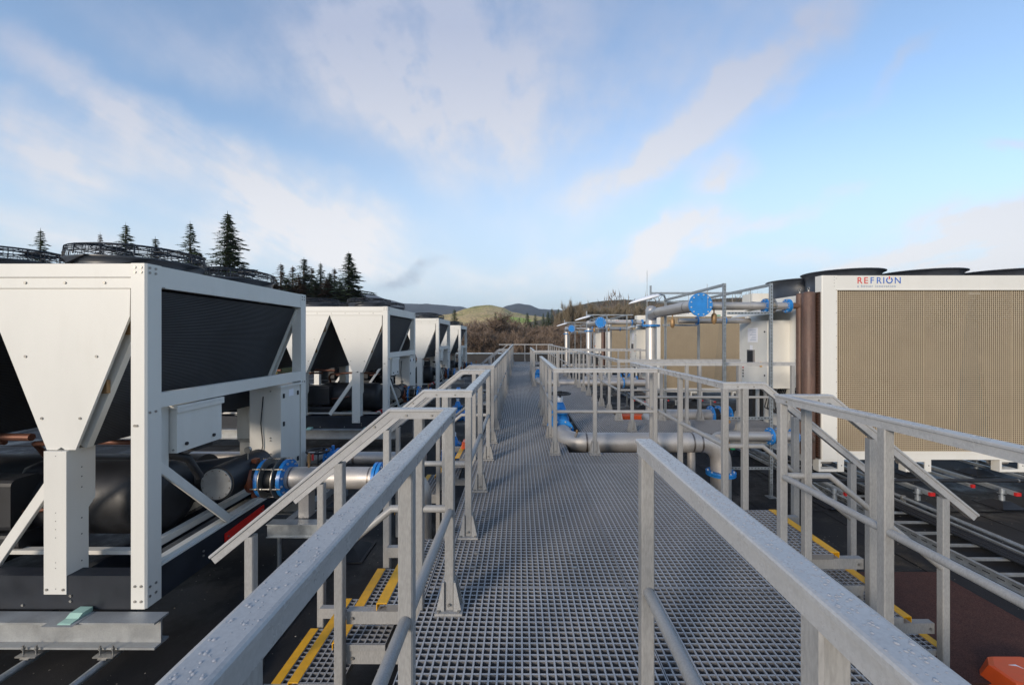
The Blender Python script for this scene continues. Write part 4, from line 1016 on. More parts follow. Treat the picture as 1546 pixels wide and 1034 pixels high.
dup(lh, (0, DP, 0), 'second white lamp head, over the middle of the pipe row')
dup(lh, (0, 2*DP, 0), 'farthest white lamp head, smallest in view')
# cross bearers and feet below the dry coolers
def bearer(x, label):
    t = thing('cooler_bearer', label, 'support', (x, 6.1, ROOF), 'galvanised bearers on rubber feet below the nearest dry cooler')
    mb = MB().use('galv'); mb.box(x-.045, x+.045, 6.02, 9.4, -.765, -.722); mb.box(x-.02, x+.02, 6.0, 9.3, -.70-.02, -.70-.0205); mb.box(x-.30, x-.26, 6.35, 9.4, -.765, -.723); obj('bearer', mb, t)
    obj('end_cap', MB().use('red').box(x-.035, x+.035, 5.985, 6.018, -.768, -.719), t); obj('end_cap', MB().use('red').box(x-.303, x-.257, 6.32, 6.348, -.768, -.719), t)
    for y in (6.12, 7.6, 8.9):
        mb = MB().use('galv'); mb.tube([(x-.09, y, ROOF+.1), (x-.09, y, -.70)], .018, 10); mb.tube([(x-.09, y, ROOF+.08), (x-.09, y, ROOF+.155)], .034, 12); mb.disc((x-.09, y, -.745), (0, 0, 1), .035, .06, 8); mb.box(x-.13, x-.045, y-.03, y+.03, -.775, -.767)
        st = obj('stem', mb, t)
        r = .17; cx = x-.09
        mb = MB().use('black'); mb.add([(cx-r, y-r, ROOF+.012), (cx+r, y-r, ROOF+.012), (cx+r, y+r, ROOF+.012), (cx-r, y+r, ROOF+.012), (cx-.06, y-.06, ROOF+.09), (cx+.06, y-.06, ROOF+.09), (cx+.06, y+.06, ROOF+.09), (cx-.06, y+.06, ROOF+.09)], [(3, 2, 1, 0), (4, 5, 6, 7), (0, 1, 5, 4), (1, 2, 6, 5), (2, 3, 7, 6), (3, 0, 4, 7)])
        mb.box(cx-r-.04, cx+r+.04, y-r-.04, y+r+.04, ROOF+.001, ROOF+.012); obj('rubber_foot', mb, st)
    return t
b0 = bearer(4.72, 'bearer on rubber feet under the left corner of the nearest dry cooler')
dup(b0, (1.22, 0, 0), 'second bearer from the left under the nearest dry cooler, red end caps')
dup(b0, (2.45, 0, 0), 'third bearer from the left under the nearest dry cooler, red end caps')
dup(b0, (3.7, 0, 0), 'fourth bearer from the left under the nearest dry cooler')
dup(b0, (4.9, 0, 0), 'last bearer under the right part of the nearest dry cooler')
for i_, dx_ in enumerate((0, 1.22, 2.45)): dup(b0, (dx_-.3, 8.6, 0), ('leftmost', 'middle', 'rightmost')[i_]+' bearer on rubber feet under the second dry cooler')['group'] = 'bearers under the second dry cooler'
t = thing('black_conduit', 'black conduit running along below the nearest dry cooler', 'conduit', (5, 6.3, -.67))
mb = MB().use('black').tube([(4.3, 6.32, -.655), (11.2, 6.32, -.655)], .026, 14); obj('conduit', mb, t)
mb = MB().use('bolt')
for x in (7.55, 7.66, 5.4, 9.2): mb.disc((x, 6.32, -.655), (1, 0, 0), .029, .02, 14)
obj('clips', mb, t)
# cable ladder
t = thing('cable_ladder', 'galvanised cable ladder lying on the roof in front of the dry cooler', 'cable ladder', (5.2, 5, ROOF))
for x in (4.80, 5.52):
    mb = MB().use('galv'); mb.box(x-.003, x+.003, 2.0, 11, -.935, -.855); mb.box(x-.02, x+.02, 2.0, 11, -.8545, -.850); mb.box(x-.02, x+.02, 2.0, 11, -.940, -.9355)
    mb.use('black'); y = 2.3
    while y < 8: mb.box(x-.0042, x-.003, y, y+.07, -.90, -.89); y += .13
    obj('side_rail', mb, t)
for i in range(30):
    y = 2.15+i*.3; mb = MB().use('galv'); mb.box(4.803, 5.517, y-.02, y+.02, -.915, -.895); obj('rung', mb, t)
t = thing('cable_bundle', 'black cables laid in the galvanised cable ladder', 'cable', (5.3, 5, -.89))
for i, x in enumerate((5.30, 5.35, 5.40, 5.45)):
    mb = MB().use('black'); mb.tube([(x+.01*math.sin(y*.9+i), y, -.872+.004*(i % 2)) for y in [2+.5*k for k in range(19)]], .018, 8); obj('cable', mb, t)
t = thing('galvanised_conduit', 'round galvanised conduit beside the cable ladder', 'conduit', (5.62, 5, -.83))
mb = MB().use('galv'); mb.tube([(5.62, 2, -.83), (5.62, 11, -.83)], .024, 12); obj('conduit', mb, t)
mb = MB().use('bolt')
for y in (3.1, 4.6, 6.1): mb.box(5.59, 5.65, y-.015, y+.015, -.955, -.80)
obj('saddle', mb, t)
# thin earth rod
t = tag(obj('air_rod', MB().use('galv').tube([(3.6, 11.7, ROOF), (3.6, 11.7, 3.4)], .008, 6)), 'thin upright metal rod behind the riser', 'rod')

# ------------------------------------------------------------------ orange boxes
def orange_box(x, y, z, w, d, h, label, stripe=True):
    t = thing('orange_box', label, 'box', (x, y, z))
    mb = MB().use('orange')
    b = .82
    def ring(f, zz, cut): return [(x+sx*w/2*f-(sx*cut if k else 0), y+sy*d/2*f-(0 if k else sy*cut), zz) for sx, sy, k in ((-1, -1, 0), (-1, -1, 1), (1, -1, 1), (1, -1, 0), (1, 1, 0), (1, 1, 1), (-1, 1, 1), (-1, 1, 0))]
    lv = [(1.08, z+.001, .02), (1.08, z+h*.12, .02), (1.0, z+h*.14, .03*w/.3), (.92, z+h*.92, .05*w/.3), (.86, z+h, .06*w/.3)]
    vs = []; 
    for f, zz, c in lv: vs += ring(f, zz, c)
    fs = [(i*8+k, i*8+(k+1) % 8, (i+1)*8+(k+1) % 8, (i+1)*8+k) for i in range(4) for k in range(8)]+[tuple(range(8))[::-1], tuple(range(32, 40))]
    mb.add(vs, fs); o = obj('box_shell', mb, t)
    if stripe:
        mb = MB().use('white'); mb.box(x-.0, x+w*.36, y-.012-d*.12, y+.004-d*.12, z+h+.0005, z+h+.002); mb.prism([(x-w*.18, y+d*.2), (x-w*.06, y+d*.21), (x-w*.02, y+d*.08), (x-w*.07, y+d*.17)], 'z', z+h+.0005, z+h+.002); obj('white_mark', mb, t)
        mb = MB().use('black'); mb.box(x+w*.05, x+w*.4, y-d*.33, y-d*.26, z+h-.004, z+h+.0015); obj('slot', mb, t)
    return t
orange_box(3.56, 2.90, ROOF+.001, .44, .34, .14, 'orange plastic box with white marks at the bottom right corner of the picture')
tag(obj('strap', MB().use('black').tube([(3.42, 2.80, ROOF+.06), (3.25, 2.74, ROOF+.03), (3.0, 2.78, ROOF+.012)], .007, 6)), 'thin black strap on the roof leading from the bottom right orange box', 'strap')
orange_box(-.71, 5.72, .001, .15, .22, .09, 'small orange box on the landing of the second left stair', False)
orange_box(3.15, 11.6, ROOF+.05, .75, .4, .28, 'orange bin on the roof behind the right hand railings', False)
t = thing('timber_stack', 'short stack of brown timber behind the orange bin', 'timber', (3.1, 12.2, ROOF))
for i in range(3): obj('plank', MB().use('wood').box(2.6, 3.7, 12.05+.16*i*.3, 12.3+.16*i*.3, ROOF+.01+.11*i, ROOF+.11+.11*i), t)
t = thing('roof_drain', 'round ribbed black roof outlet cover beside the near beam end', 'drain', (-2.25, 3.05, ROOF))
mb = MB().use('black'); mb.lathe((-2.2, 3.0, ROOF), [(.3, .001), (.29, .03), (.2, .05), (0, .055)], 28); 
for i in range(-5, 6): mb.box(-2.2+i*.04-.004, -2.2+i*.04+.004, 2.8, 3.2, ROOF+.05, ROOF+.06)
obj('cover', mb, t)

#TREES
# ------------------------------------------------------------------ trees
def leafmat(name, c0, c1, sc):
    m, nt, b = newmat(name); L = nt.links; g = N(nt, 'ShaderNodeNewGeometry'); tc = N(nt, 'ShaderNodeTexCoord')
    n = N(nt, 'ShaderNodeTexNoise', i_Scale=sc, i_Detail=3.0); L.new(tc.outputs['Object'], n.inputs['Vector'])
    ad = N(nt, 'ShaderNodeMath', operation='ADD'); ml = N(nt, 'ShaderNodeMath', operation='MULTIPLY'); ml.inputs[1].default_value = .5
    L.new(g.outputs['Random Per Island'], ml.inputs[0]); L.new(ml.outputs[0], ad.inputs[0]); L.new(n.outputs[0], ad.inputs[1])
    L.new(ramp(nt, ad.outputs[0], [(.45, c0), (1.0, c1)]), b.inputs['Base Color'])
    b.inputs['Roughness'].default_value = .8; b.inputs['Specular IOR Level'].default_value = .15
    return m
M['needle'] = leafmat('conifer_needles', (.036, .056, .030), (.11, .15, .075), .5)
M['needlebrown'] = leafmat('larch_twigs', (.075, .045, .024), (.15, .095, .05), .5)
M['twig'] = leafmat('winter_twigs', (.10, .072, .055), (.27, .20, .15), .15)
M['twigpale'] = leafmat('pale_winter_twigs', (.13, .105, .072), (.27, .22, .15), .15)
def conifer(h, r, seed, leaf='needle', sparse=1.0):  # spire: widest near the foot, drooping sprays
    rn = random.Random(seed); tr = MB().use('bark'); cr = MB().use(leaf)
    tr.tube([(0, 0, 0), (0, 0, h*.5), (0, 0, h)], [h*.013, h*.008, h*.001], 6)
    z = h*.12
    while z < h*.99:
        q = (h-z)/h; R = r*(q**.85)*(.8+.35*rn.random()); nb = max(3, int((5+5*q)*sparse)); a0 = rn.random()*6
        for k in range(nb):
            if rn.random() < .1: continue
            a = a0+k*2*PI/nb+rn.uniform(-.25, .25); L_ = R*rn.choice((.5, .8, .95, 1.1, 1.3))*rn.uniform(.85, 1.1); n = max(3, int(L_/.18))
            dx, dy = math.cos(a), math.sin(a); up0 = rn.uniform(-.05, .2)
            n = max(4, int(L_/.16))
            for i in range(n):
                f = (i+.6)/n; px, py = dx*L_*f, dy*L_*f; pz = z+up0*L_*f-.28*L_*f*f+rn.uniform(-.04, .04)
                w = .20+L_*.16*(1-f*.5)
                for s in range(5):
                    e = a+rn.uniform(-1.5, 1.5); l = w*rn.uniform(.7, 1.5); ex, ey = math.cos(e)*l, math.sin(e)*l
                    hx, hy = -math.sin(e)*w*.24, math.cos(e)*w*.24; dz = -rn.uniform(-.15, .75)*l; ox, oy, oz = rn.uniform(-.06, .06), rn.uniform(-.06, .06), rn.uniform(-.12, .04)
                    cr.add([(px-hx+ox, py-hy+oy, pz+.05+oz), (px+hx+ox, py+hy+oy, pz-.05+oz), (px+ex, py+ey, pz+dz)], [(0, 1, 2)])
        z += h*.016+.04
    cr.tube([(0, 0, h*.93), (0, 0, h*1.02)], [.05, .01], 4, False)
    return tr.mesh('trunk'), cr.mesh('crown')
def bare(h, r, seed, leaf='twig', n=3600, narrow=1.0):
    rn = random.Random(seed); tr = MB().use('bark'); cr = MB().use(leaf)
    ends = []
    def grow(p, d, L_, rad, lvl):
        q = p+d*L_; (tr if lvl < 2 else cr).tube([p, p+d*L_*.5+V((rn.uniform(-.05, .05), rn.uniform(-.05, .05), 0))*L_, q], [rad, rad*.8, rad*.6], 4 if lvl else 6, False)
        ends.append((q, d, lvl, L_))
        if lvl >= 4: return
        for k in range(3 if lvl else 5):
            nd = (d+V((rn.uniform(-1, 1)*narrow, rn.uniform(-1, 1)*narrow, rn.uniform(-.15, .7)))*.75).normalized()
            s = p+d*L_*rn.uniform(.55, 1.0)
            grow(s, nd, L_*rn.uniform(.6, .78), rad*.55, lvl+1)
    grow(V((0, 0, 0)), V((0, 0, 1)), h*.30, h*.017, 0)
    E = [e for e in ends if e[2] >= 2]
    for _ in range(n):
        q, d, lvl, L_ = rn.choice(E); s = q-d*L_*rn.random()
        nd = (d*.6+V((rn.gauss(0, 1)*narrow, rn.gauss(0, 1)*narrow, abs(rn.gauss(.3, .7))))).normalized(); l = h*.06*rn.uniform(.5, 1.4); w = h*.0016+.008
        sd = nd.cross(V((rn.gauss(0, 1), rn.gauss(0, 1), rn.gauss(0, 1)))).normalized()*w
        cr.add([s-sd, s+sd, s+nd*l], [(0, 1, 2)])
        m_ = s+nd*l*.45; n2 = (nd+V((rn.gauss(0, .7), rn.gauss(0, .7), rn.gauss(.1, .5)))).normalized()
        cr.add([m_-sd*.7, m_+sd*.7, m_+n2*l*.6], [(0, 1, 2)])
    zs = [v[2] for v in cr.v]; rs = sorted(math.hypot(v[0], v[1]) for v in cr.v); k = h/max(zs); kr = r/rs[int(len(rs)*.97)]
    for b in (tr, cr): b.v = [(v[0]*kr, v[1]*kr, v[2]*k) for v in b.v]
    return tr.mesh('trunk'), cr.mesh('crown')
GZ = -8.0
LB = 3.0
mb = MB().use('ground'); mb.prism([(-170, -9), (-18, -9), (-24, -1), (-34, LB), (-170, LB+4)], 'y', 40, 130); struct('wooded_bank', mb, 'grassy bank behind the chillers')
def place_tree(name, meshes, u, vtop, Y, basew, h0, label, cat, group=None, wpx=None, rot=0):
    p = at(u, vtop, Y); gz = LB-.2 if u < 560 and Y < 100 else GZ; h = p.z-gz
    t = thing(name, label, cat, (p.x, p.y, gz), group); s = h/h0; sw = s
    if wpx: sw = (wpx/F*Y/2)/basew*(1.18 if cat == 'conifer' else 1)
    t.scale = (sw, sw, s); t.rotation_euler = (0, 0, rot)
    for nme, me in zip(('trunk', 'crown'), meshes):
        o = bpy.data.objects.new(nme, me); C.objects.link(o); o.parent = t
CA = conifer(20, 3.0, 1); CB = conifer(20, 3.0, 5, sparse=.75); CC = conifer(20, 3, 9, 'needlebrown', .6)
G = 'conifers behind the chillers'
place_tree('conifer', CA, 342, 321, 55, 3.0, 20, 'tall broad dark conifer rising behind the nearest chiller fans', 'conifer', G, 92, .3)
place_tree('conifer', CB, 285, 336, 60, 3.0, 20, 'medium conifer just left of the tallest one behind the nearest chiller', 'conifer', G, 74, 1.2)
place_tree('conifer', CB, 232, 359, 60, 3.0, 20, 'low conifer top just showing over the nearest fan guard', 'conifer', G, 74, 2.2)
place_tree('conifer', CB, 187, 338, 66, 3.0, 20, 'thin conifer top behind the middle of the near fan guard', 'conifer', G, 80, 3.2)
place_tree('conifer', CC, 148, 352, 70, 3.0, 20, 'faint conifer tip above the left edge of the near fan guard', 'conifer', G, 44, 3.2)
place_tree('conifer', CB, 57, 346, 60, 3.0, 20, 'thin conifer standing alone at the far left', 'conifer', G, 66, 4.0)
place_tree('conifer', CC, 423, 398, 75, 3.0, 20, 'brown larch just right of the nearest chiller top', 'conifer', G, 66, 1.0)
place_tree('conifer', CB, 458, 390, 75, 3.0, 20, 'dark conifer over the gap between the first two chillers', 'conifer', G, 84, 5.0)
place_tree('conifer', CC, 441, 402, 80, 3.0, 20, 'brown larch left of the dark conifer over the gap', 'conifer', G, 63, 2.0)
place_tree('conifer', CB, 483, 397, 78, 3.0, 20, 'narrow conifer behind the left part of the second chiller', 'conifer', G, 55, 2.6)
place_tree('conifer', CC, 470, 404, 82, 3.0, 20, 'brown larch behind the left part of the second chiller', 'conifer', G, 66, 2.9)
place_tree('conifer', CC, 504, 405, 80, 3.0, 20, 'brown larch left of the pointed conifer behind the second chiller', 'conifer', G, 60, 2.9)
place_tree('conifer', CA, 497, 412, 77, 3.0, 20, 'short bushy conifer behind the second chiller', 'conifer', G, 66, 3.9)
place_tree('conifer', CA, 526, 381, 70, 3.0, 20, 'pointed dark conifer at the right end of the group behind the second chiller', 'conifer', G, 72, .9)
CD = conifer(20, 3.0, 31, sparse=.9); CE = conifer(20, 3.0, 44, 'needlebrown', .9)
for i, (u, v, w_, me, lb) in enumerate(((412, 416, 60, CE, 'low brown larch touching the right corner of the nearest chiller'), (432, 420, 70, CD, 'low bushy conifer second from the left in the clump'), (450, 414, 66, CE, 'low brown larch in front of the dark conifer over the gap'), (474, 424, 74, CD, 'low bushy conifer in the middle of the clump'), (492, 420, 70, CE, 'low brown larch in the middle of the clump'), (512, 424, 70, CD, 'low bushy conifer left of the pointed one'), (540, 432, 50, CD, 'lowest bushy conifer at the right end of the clump'), (300, 382, 70, CE, 'brown larch between the two tallest conifers behind the fans'))):
    place_tree('conifer', me, u, v, 66+i, 3.0, 20, lb, 'conifer', G, w_, i*.8)
place_tree('conifer', CA, 686, 467, 110, 3.0, 20, 'dark conifer over the third and fourth chillers', 'conifer', G, 43, .9)
G2 = 'small dark conifers on the distant slope'
for i, (u, v, w) in enumerate(((748, 471, 13), (796, 472, 14), (808, 474, 14), (827, 470, 12), (833, 466, 14), (843, 466, 12), (784, 480, 12), (820, 473, 10), (851, 470, 12))):
    place_tree('conifer', CA if i % 2 else CB, u, v, 170, 3.0, 20, 'small dark conifer on the distant slope beyond the end of the walkway', 'conifer', G2, w*2.3, i*1.3)
BA = bare(14, 7, 21, n=5200); BB = bare(14, 6, 22, n=4600); BC = bare(14, 5, 23, 'twigpale', 3600, .55); BD = bare(14, 6, 27, n=4800)
place_tree('bare_tree', BA, 738, 463, 62, 7, 14, 'largest rounded brown leafless tree beyond the roof end', 'tree', 'leafless trees beyond the roof', 104, .5)
G3 = 'leafless trees beyond the roof'; k = 0
rn = random.Random(11)
spots = [(716, 478, 66), (762, 474, 68), (700, 486, 58), (778, 484, 60), (792, 488, 64), (808, 486, 70), (822, 489, 60), (836, 484, 72), (850, 487, 62), (866, 480, 76), (800, 497, 52), (832, 497, 54), (765, 493, 54), (735, 490, 52), (880, 484, 66), (896, 479, 70), (915, 482, 64), (935, 479, 70), (955, 481, 66), (672, 484, 75), (655, 482, 80), (975, 480, 70)]
for u, v, Y in spots:
    k += 1; place_tree('bare_tree', (BA, BB, BD)[k % 3], u, v, Y, (7, 6, 6)[k % 3], 14, 'brown leafless tree in the thicket beyond the end of the roof', 'tree', G3, rn.uniform(62, 86), k*1.1)
for i, (u, v) in enumerate(((868, 449), (880, 446), (902, 458), (915, 455), (926, 452), (890, 461), (940, 455), (855, 462), (952, 452), (965, 456), (984, 452), (905, 466), (930, 466))):
    place_tree('bare_tree', BC, u, v, 95+3*i, 5, 14, 'tall pale leafless tree standing behind the thicket on the right', 'tree', 'tall pale leafless trees on the right', 40, i*.9)

# dense far wood as one mass
mb = MB().use('twig'); rn = random.Random(5)
for _ in range(26000):
    Y = rn.uniform(120, 230); u = rn.uniform(560, 1250); x = (u-VPX)/F*Y
    top = 3+1.5*math.sin(u*.035+Y*.05)+1.2*math.sin(u*.09)+ min(9, max(0, (u-830)*.1))+(Y-120)*.02
    z = GZ+1+(top-GZ)*rn.random()**.6*.98; a = rn.uniform(-.6, .6); l = rn.uniform(1.0, 2.6); w = rn.uniform(.05, .16)
    mb.add([(x-w, Y, z), (x+w, Y+w, z), (x+math.sin(a)*l, Y+rn.uniform(-1, 1), z+math.cos(a)*l)], [(0, 1, 2)])
o = obj('woodland', mb); tag(o, 'far mass of leafless woodland beyond the roof end', 'woodland', kind='stuff')

# ------------------------------------------------------------------ hills
def hillmat(name, cols, sc, green=None):
    m, nt, b = newmat(name); L = nt.links; tc = N(nt, 'ShaderNodeTexCoord')
    mp = N(nt, 'ShaderNodeMapping'); mp.inputs['Scale'].default_value = (1, 1, 3); L.new(tc.outputs['Object'], mp.inputs[0])
    n = N(nt, 'ShaderNodeTexNoise', i_Scale=sc, i_Detail=10.0, i_Roughness=.65); L.new(mp.outputs[0], n.inputs['Vector'])
    k = len(cols); c = ramp(nt, n.outputs[0], [(.34+.3*i/(k-1), x) for i, x in enumerate(cols)])
    vo = N(nt, 'ShaderNodeTexNoise', i_Scale=sc*22, i_Detail=3.0); L.new(tc.outputs['Object'], vo.inputs['Vector'])
    mx = N(nt, 'ShaderNodeMix', data_type='RGBA', blend_type='MULTIPLY'); mx.inputs[0].default_value = 1; L.new(c, mx.inputs[6]); L.new(ramp(nt, vo.outputs[0], [(.4, .55), (.6, 1.0)]), mx.inputs[7]); c = mx.outputs[2]
    if green:
        g = N(nt, 'ShaderNodeVectorMath', operation='SUBTRACT'); g.inputs[1].default_value = green[0]; L.new(tc.outputs['Object'], g.inputs[0])
        s = N(nt, 'ShaderNodeVectorMath', operation='DIVIDE'); s.inputs[1].default_value = green[1]; L.new(g.outputs[0], s.inputs[0])
        l = N(nt, 'ShaderNodeVectorMath', operation='LENGTH'); L.new(s.outputs[0], l.inputs[0])
        mx = N(nt, 'ShaderNodeMix', data_type='RGBA'); L.new(ramp(nt, l.outputs['Value'], [(.9, 1), (1.0, 0)]), mx.inputs[0]); L.new(c, mx.inputs[6]); mx.inputs[7].default_value = (.30, .38, .07, 1); c = mx.outputs[2]
    L.new(c, b.inputs['Base Color']); b.inputs['Roughness'].default_value = .95; b.inputs['Specular IOR Level'].default_value = .1
    return m
from mathutils import noise
def hill(name, prof, Y, depth, matname, label, rough=1.0):
    us = [p[0] for p in prof]; nU = 220; nD = 26; vs = []; fs = []
    def hv(u):
        for (a, va), (b, vb) in zip(prof[:-1], prof[1:]):
            if a <= u <= b: t = (u-a)/(b-a); t = t*t*(3-2*t)*.5+t*.5; return va+(vb-va)*t
        return prof[-1][1]
    for j in range(nD+1):
        f = j/nD
        for i in range(nU+1):
            u = us[0]+(us[-1]-us[0])*i/nU; R = at(u, hv(u), Y)
            x = R.x; top = R.z
            if f <= .7: g = f/.7; s = g*g*(3-2*g)*.45+g*.55; y = Y-depth*(1-g); z = -11+(top+11)*s
            else: g = (f-.7)/.3; y = Y+depth*.6*g; z = top-(top+11)*g*g
            nz = noise.fractal(V((x/(Y*.09), y/(Y*.09), 1.7)), 1.0, 2.0, 5)
            z += nz*rough*Y*.006*min(1, f*2)*(1 if f < .62 or f > .72 else .35)
            vs.append((x, y, z))
    for j in range(nD):
        for i in range(nU): a = j*(nU+1)+i; fs.append((a, a+1, a+nU+2, a+nU+1))
    mb = MB().use(matname); mb.add(vs, fs, True); struct(name, mb, label)
M['hillblue'] = hillmat('heather_moor', [(.035, .045, .05), (.06, .065, .065), (.09, .08, .06)], .004)
fieldc = at(778, 481, 760); 
M['hillgreen'] = hillmat('sunlit_pasture', [(.22, .21, .06), (.46, .38, .14), (.60, .43, .21), (.36, .31, .11)], .012, ((fieldc.x, 700, fieldc.z-2), (34, 400, 7)))
M['hillbrown'] = hillmat('brown_woodland_hill', [(.06, .06, .025), (.12, .09, .05), (.09, .085, .03)], .02)
hill('hill_far', [(300, 470), (420, 452), (500, 440), (535, 439), (560, 443), (585, 452), (612, 458), (640, 459), (668, 460), (695, 463), (715, 469), (750, 478), (900, 490)], 2400, 900, 'hillblue', 'long dark moorland hill on the left')
hill('hill_peak', [(660, 482), (720, 478), (748, 470), (765, 462), (783, 458.5), (798, 460), (815, 466), (840, 467), (880, 472), (940, 478), (1100, 485)], 2100, 700, 'hillblue', 'rounded dark peak in the middle distance')
hill('hill_pasture', [(560, 486), (640, 480), (685, 473), (702, 467), (720, 462), (740, 460.5), (758, 464), (775, 472), (800, 476), (840, 480), (900, 482), (1000, 488)], 900, 380, 'hillgreen', 'sunlit pasture hill beyond the trees')
hill('hill_right', [(800, 486), (835, 478), (850, 468), (868, 461), (895, 456), (940, 453), (985, 455), (1060, 452), (1200, 447), (1400, 450), (1600, 460), (1900, 470)], 620, 300, 'hillbrown', 'brown wooded hill on the right')
hill('hill_left', [(-900, 470), (-500, 452), (-100, 448), (200, 452), (330, 462), (480, 474), (600, 488)], 700, 300, 'hillbrown', 'wooded rise behind the chillers on the left')

# ------------------------------------------------------------------ air
hzm = bpy.data.materials.new('haze_air'); hzm.use_nodes = True; nt = hzm.node_tree; nt.nodes.remove(nt.nodes['Principled BSDF'])
pv = N(nt, 'ShaderNodeVolumePrincipled'); pv.inputs['Color'].default_value = (.80, .88, 1, 1); pv.inputs['Density'].default_value = .00016; pv.inputs['Anisotropy'].default_value = .2
nt.links.new(pv.outputs[0], nt.nodes['Material Output'].inputs['Volume']); M['haze'] = hzm
o = obj('haze', MB().use('haze').box(-4050, 4050, -850, 6050, -13, 330)); o['kind'] = 'stuff'; o['label'] = 'thin pale haze over the distant hills'; o['category'] = 'haze'
# ------------------------------------------------------------------ sky, sun
SUN_EL, SUN_AZ = math.radians(16), math.radians(213)  # azimuth from +Y clockwise: behind and to the left
sd = V((math.sin(SUN_AZ)*math.cos(SUN_EL), math.cos(SUN_AZ)*math.cos(SUN_EL), math.sin(SUN_EL)))
sun = bpy.data.lights.new('sun', 'SUN'); sun.energy = 2.0; sun.angle = math.radians(13); sun.color = (1, .87, .72)
so = bpy.data.objects.new('sun', sun); C.objects.link(so); so.rotation_euler = (-sd).to_track_quat('-Z', 'Y').to_euler()
w = bpy.data.worlds.new('World'); S.world = w; w.use_nodes = True; nt = w.node_tree; L = nt.links
bg = nt.nodes['Background']; bg.inputs['Strength'].default_value = .15
sky = N(nt, 'ShaderNodeTexSky', sky_type='NISHITA'); sky.sun_disc = False; sky.sun_elevation = SUN_EL; sky.sun_rotation = SUN_AZ; sky.altitude = 200; sky.air_density = 1.0; sky.dust_density = .4; sky.ozone_density = 2.0
tc = N(nt, 'ShaderNodeTexCoord'); sx = N(nt, 'ShaderNodeSeparateXYZ'); L.new(tc.outputs['Generated'], sx.inputs[0])
def MT(op, a, b=None, c=None):
    n = N(nt, 'ShaderNodeMath', operation=op)
    for i, v in enumerate((a, b, c)):
        if v is None: continue
        if isinstance(v, (int, float)): n.inputs[i].default_value = v
        else: L.new(v, n.inputs[i])
    return n.outputs[0]
ay = MT('MAXIMUM', MT('ABSOLUTE', sx.outputs[1]), .12)
ga = MT('DIVIDE', sx.outputs[0], ay); gb = MT('DIVIDE', sx.outputs[2], ay)
cx = N(nt, 'ShaderNodeCombineXYZ'); L.new(ga, cx.inputs[0]); L.new(gb, cx.inputs[1])
# cloud plane coordinates for streaky noise
az = MT('ADD', MT('MAXIMUM', sx.outputs[2], 0), .12)
cp_ = N(nt, 'ShaderNodeCombineXYZ'); L.new(MT('DIVIDE', sx.outputs[0], az), cp_.inputs[0]); L.new(MT('DIVIDE', sx.outputs[1], az), cp_.inputs[1])
wn = N(nt, 'ShaderNodeTexNoise', i_Scale=3.2, i_Detail=5.0, i_Roughness=.55); L.new(cx.outputs[0], wn.inputs['Vector'])
ws = N(nt, 'ShaderNodeVectorMath', operation='SUBTRACT'); L.new(wn.outputs['Color'], ws.inputs[0]); ws.inputs[1].default_value = (.5, .5, .5)
wm = N(nt, 'ShaderNodeVectorMath', operation='SCALE'); L.new(ws.outputs[0], wm.inputs[0]); wm.inputs['Scale'].default_value = .26
wa = N(nt, 'ShaderNodeVectorMath', operation='ADD'); L.new(cx.outputs[0], wa.inputs[0]); L.new(wm.outputs[0], wa.inputs[1])
def blob(u, v, ru, rv, ang, wgt, soft=.0):
    mp = N(nt, 'ShaderNodeMapping', vector_type='TEXTURE'); mp.inputs['Location'].default_value = ((u-VPX)/F, (H-v)/F, 0)
    mp.inputs['Rotation'].default_value = (0, 0, math.radians(ang)); mp.inputs['Scale'].default_value = (ru/F, rv/F, 1)
    L.new(wa.outputs[0], mp.inputs[0]); l = N(nt, 'ShaderNodeVectorMath', operation='LENGTH'); L.new(mp.outputs[0], l.inputs[0])
    r = N(nt, 'ShaderNodeMapRange', interpolation_type='SMOOTHERSTEP'); L.new(l.outputs['Value'], r.inputs[0])
    r.inputs[1].default_value = soft; r.inputs[2].default_value = 1.5; r.inputs[3].default_value = wgt; r.inputs[4].default_value = 0
    return r.outputs[0]
# (photo survey of the cloud bank directions: centre, radii, tilt, weight)
bl = [(650, 60, 300, 150, -8, .95), (700, 190, 190, 130, -30, .8), (560, 130, 150, 110, -25, .5), (760, -60, 420, 120, 0, .35),
      (110, 110, 190, 40, -25, .75), (60, 215, 190, 75, -22, 1.0), (380, 280, 230, 55, -22, .95), (450, 345, 190, 55, -8, 1.2), (250, 190, 180, 40, -24, .5),
      (1050, 190, 310, 55, 37, .62), (1180, 60, 300, 70, 38, .5), (960, 250, 160, 30, 30, .5), (1080, 265, 70, 34, 35, 1.1), (1020, 365, 100, 32, 20, 1.7), (1170, 325, 90, 16, 8, .6), (1275, 296, 40, 10, 5, .35),
      (1500, 360, 170, 55, 8, 1.6), (1400, 395, 190, 30, 0, .6), (1530, 230, 60, 12, 12, .5), (1340, 130, 110, 14, 38, .4), (1000, 80, 260, 60, 42, .45),
      (200, 380, 300, 40, 0, .4), (300, 60, 220, 60, -20, .4), (1110, 120, 200, 30, 40, .5), (880, 395, 160, 22, 6, .45), (1240, 380, 170, 18, 4, .5), (560, 400, 200, 24, -4, .4), (830, 430, 300, 22, 0, .3), (30, 330, 200, 40, -10, .45)]
tot = None
for b_ in bl:
    o_ = blob(*b_); tot = o_ if tot is None else MT('ADD', tot, o_)
dn = N(nt, 'ShaderNodeTexNoise', i_Scale=2.0, i_Detail=8.0, i_Roughness=.58); mp = N(nt, 'ShaderNodeMapping'); mp.inputs['Scale'].default_value = (1.7, .5, 1); L.new(cp_.outputs[0], mp.inputs[0]); L.new(mp.outputs[0], dn.inputs['Vector'])
dn2 = N(nt, 'ShaderNodeTexNoise', i_Scale=7.0, i_Detail=8.0, i_Roughness=.6); L.new(cx.outputs[0], dn2.inputs['Vector'])
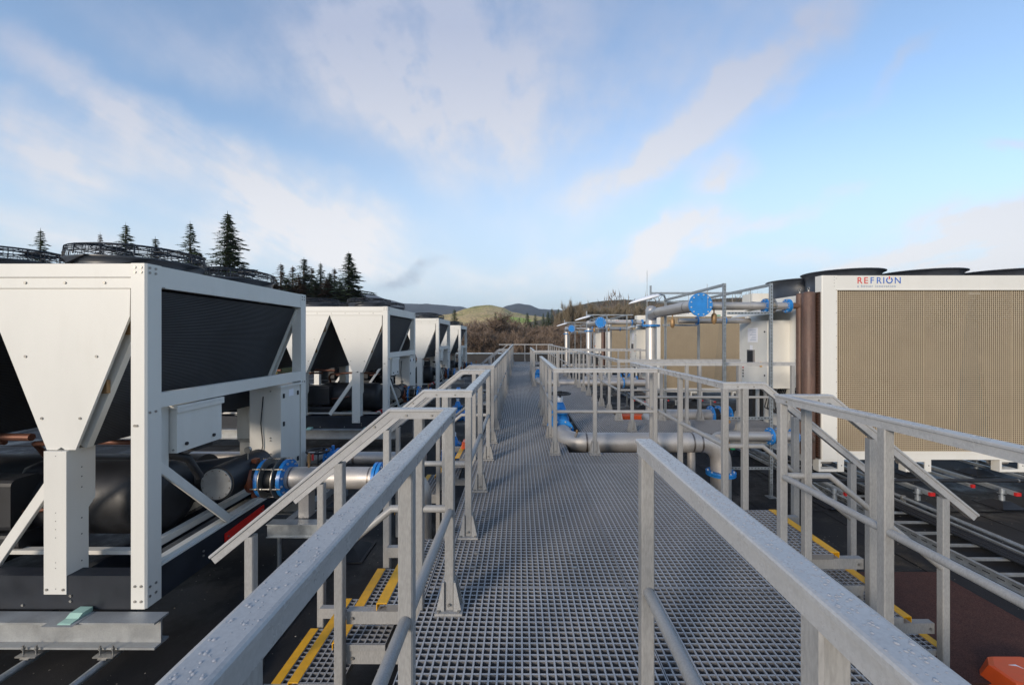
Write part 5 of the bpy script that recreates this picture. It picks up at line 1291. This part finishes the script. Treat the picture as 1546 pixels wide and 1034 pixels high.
nz = MT('ADD', MT('MULTIPLY', dn.outputs[0], .66), MT('MULTIPLY', dn2.outputs[0], .40))
nzr = N(nt, 'ShaderNodeMapRange', interpolation_type='SMOOTHSTEP'); L.new(nz, nzr.inputs[0]); nzr.inputs[1].default_value = .34; nzr.inputs[2].default_value = .72; nzr.inputs[3].default_value = .2; nzr.inputs[4].default_value = 1.4
dens = MT('MINIMUM', MT('MULTIPLY', MT('MULTIPLY', tot, .98), nzr.outputs[0]), .88)
# cloud colour: greyer and mauve high up, whiter low down
hr = N(nt, 'ShaderNodeMapRange'); L.new(gb, hr.inputs[0]); hr.inputs[1].default_value = .12; hr.inputs[2].default_value = .75
cc = ramp(nt, hr.outputs[0], [(0, (4.3, 4.2, 4.15)), (.45, (3.15, 3.15, 3.3)), (1, (1.95, 2.15, 2.75))])
mx = N(nt, 'ShaderNodeMix', data_type='RGBA'); L.new(dens, mx.inputs[0]); hs = N(nt, 'ShaderNodeHueSaturation', i_Saturation=.95, i_Value=1.0); L.new(sky.outputs[0], hs.inputs['Color']); hz = N(nt, 'ShaderNodeMapRange', interpolation_type='SMOOTHSTEP'); L.new(gb, hz.inputs[0]); hz.inputs[1].default_value = .0; hz.inputs[2].default_value = .6; hz.inputs[3].default_value = .9; hz.inputs[4].default_value = 0
hm = N(nt, 'ShaderNodeMix', data_type='RGBA'); L.new(hz.outputs[0], hm.inputs[0]); L.new(hs.outputs[0], hm.inputs[6]); hm.inputs[7].default_value = (2.6, 3.05, 3.45, 1); L.new(hm.outputs[2], mx.inputs[6]); L.new(cc, mx.inputs[7])
# thin dark wisp low in the middle
dk = MT('MULTIPLY', blob(622, 414, 52, 13, 12, .8), nzr.outputs[0]); dk = MT('MINIMUM', dk, .6)
m2 = N(nt, 'ShaderNodeMix', data_type='RGBA'); L.new(dk, m2.inputs[0]); L.new(mx.outputs[2], m2.inputs[6]); m2.inputs[7].default_value = (1.6, 2.0, 2.5, 1)
L.new(m2.outputs[2], bg.inputs[0])

S.view_settings.view_transform = 'Standard'; S.view_settings.look = 'None'; S.view_settings.gamma = 1; S.view_settings.exposure = 0.82
S.cycles.max_bounces = 6; S.cycles.diffuse_bounces = 3; S.cycles.glossy_bounces = 3; S.cycles.transmission_bounces = 4
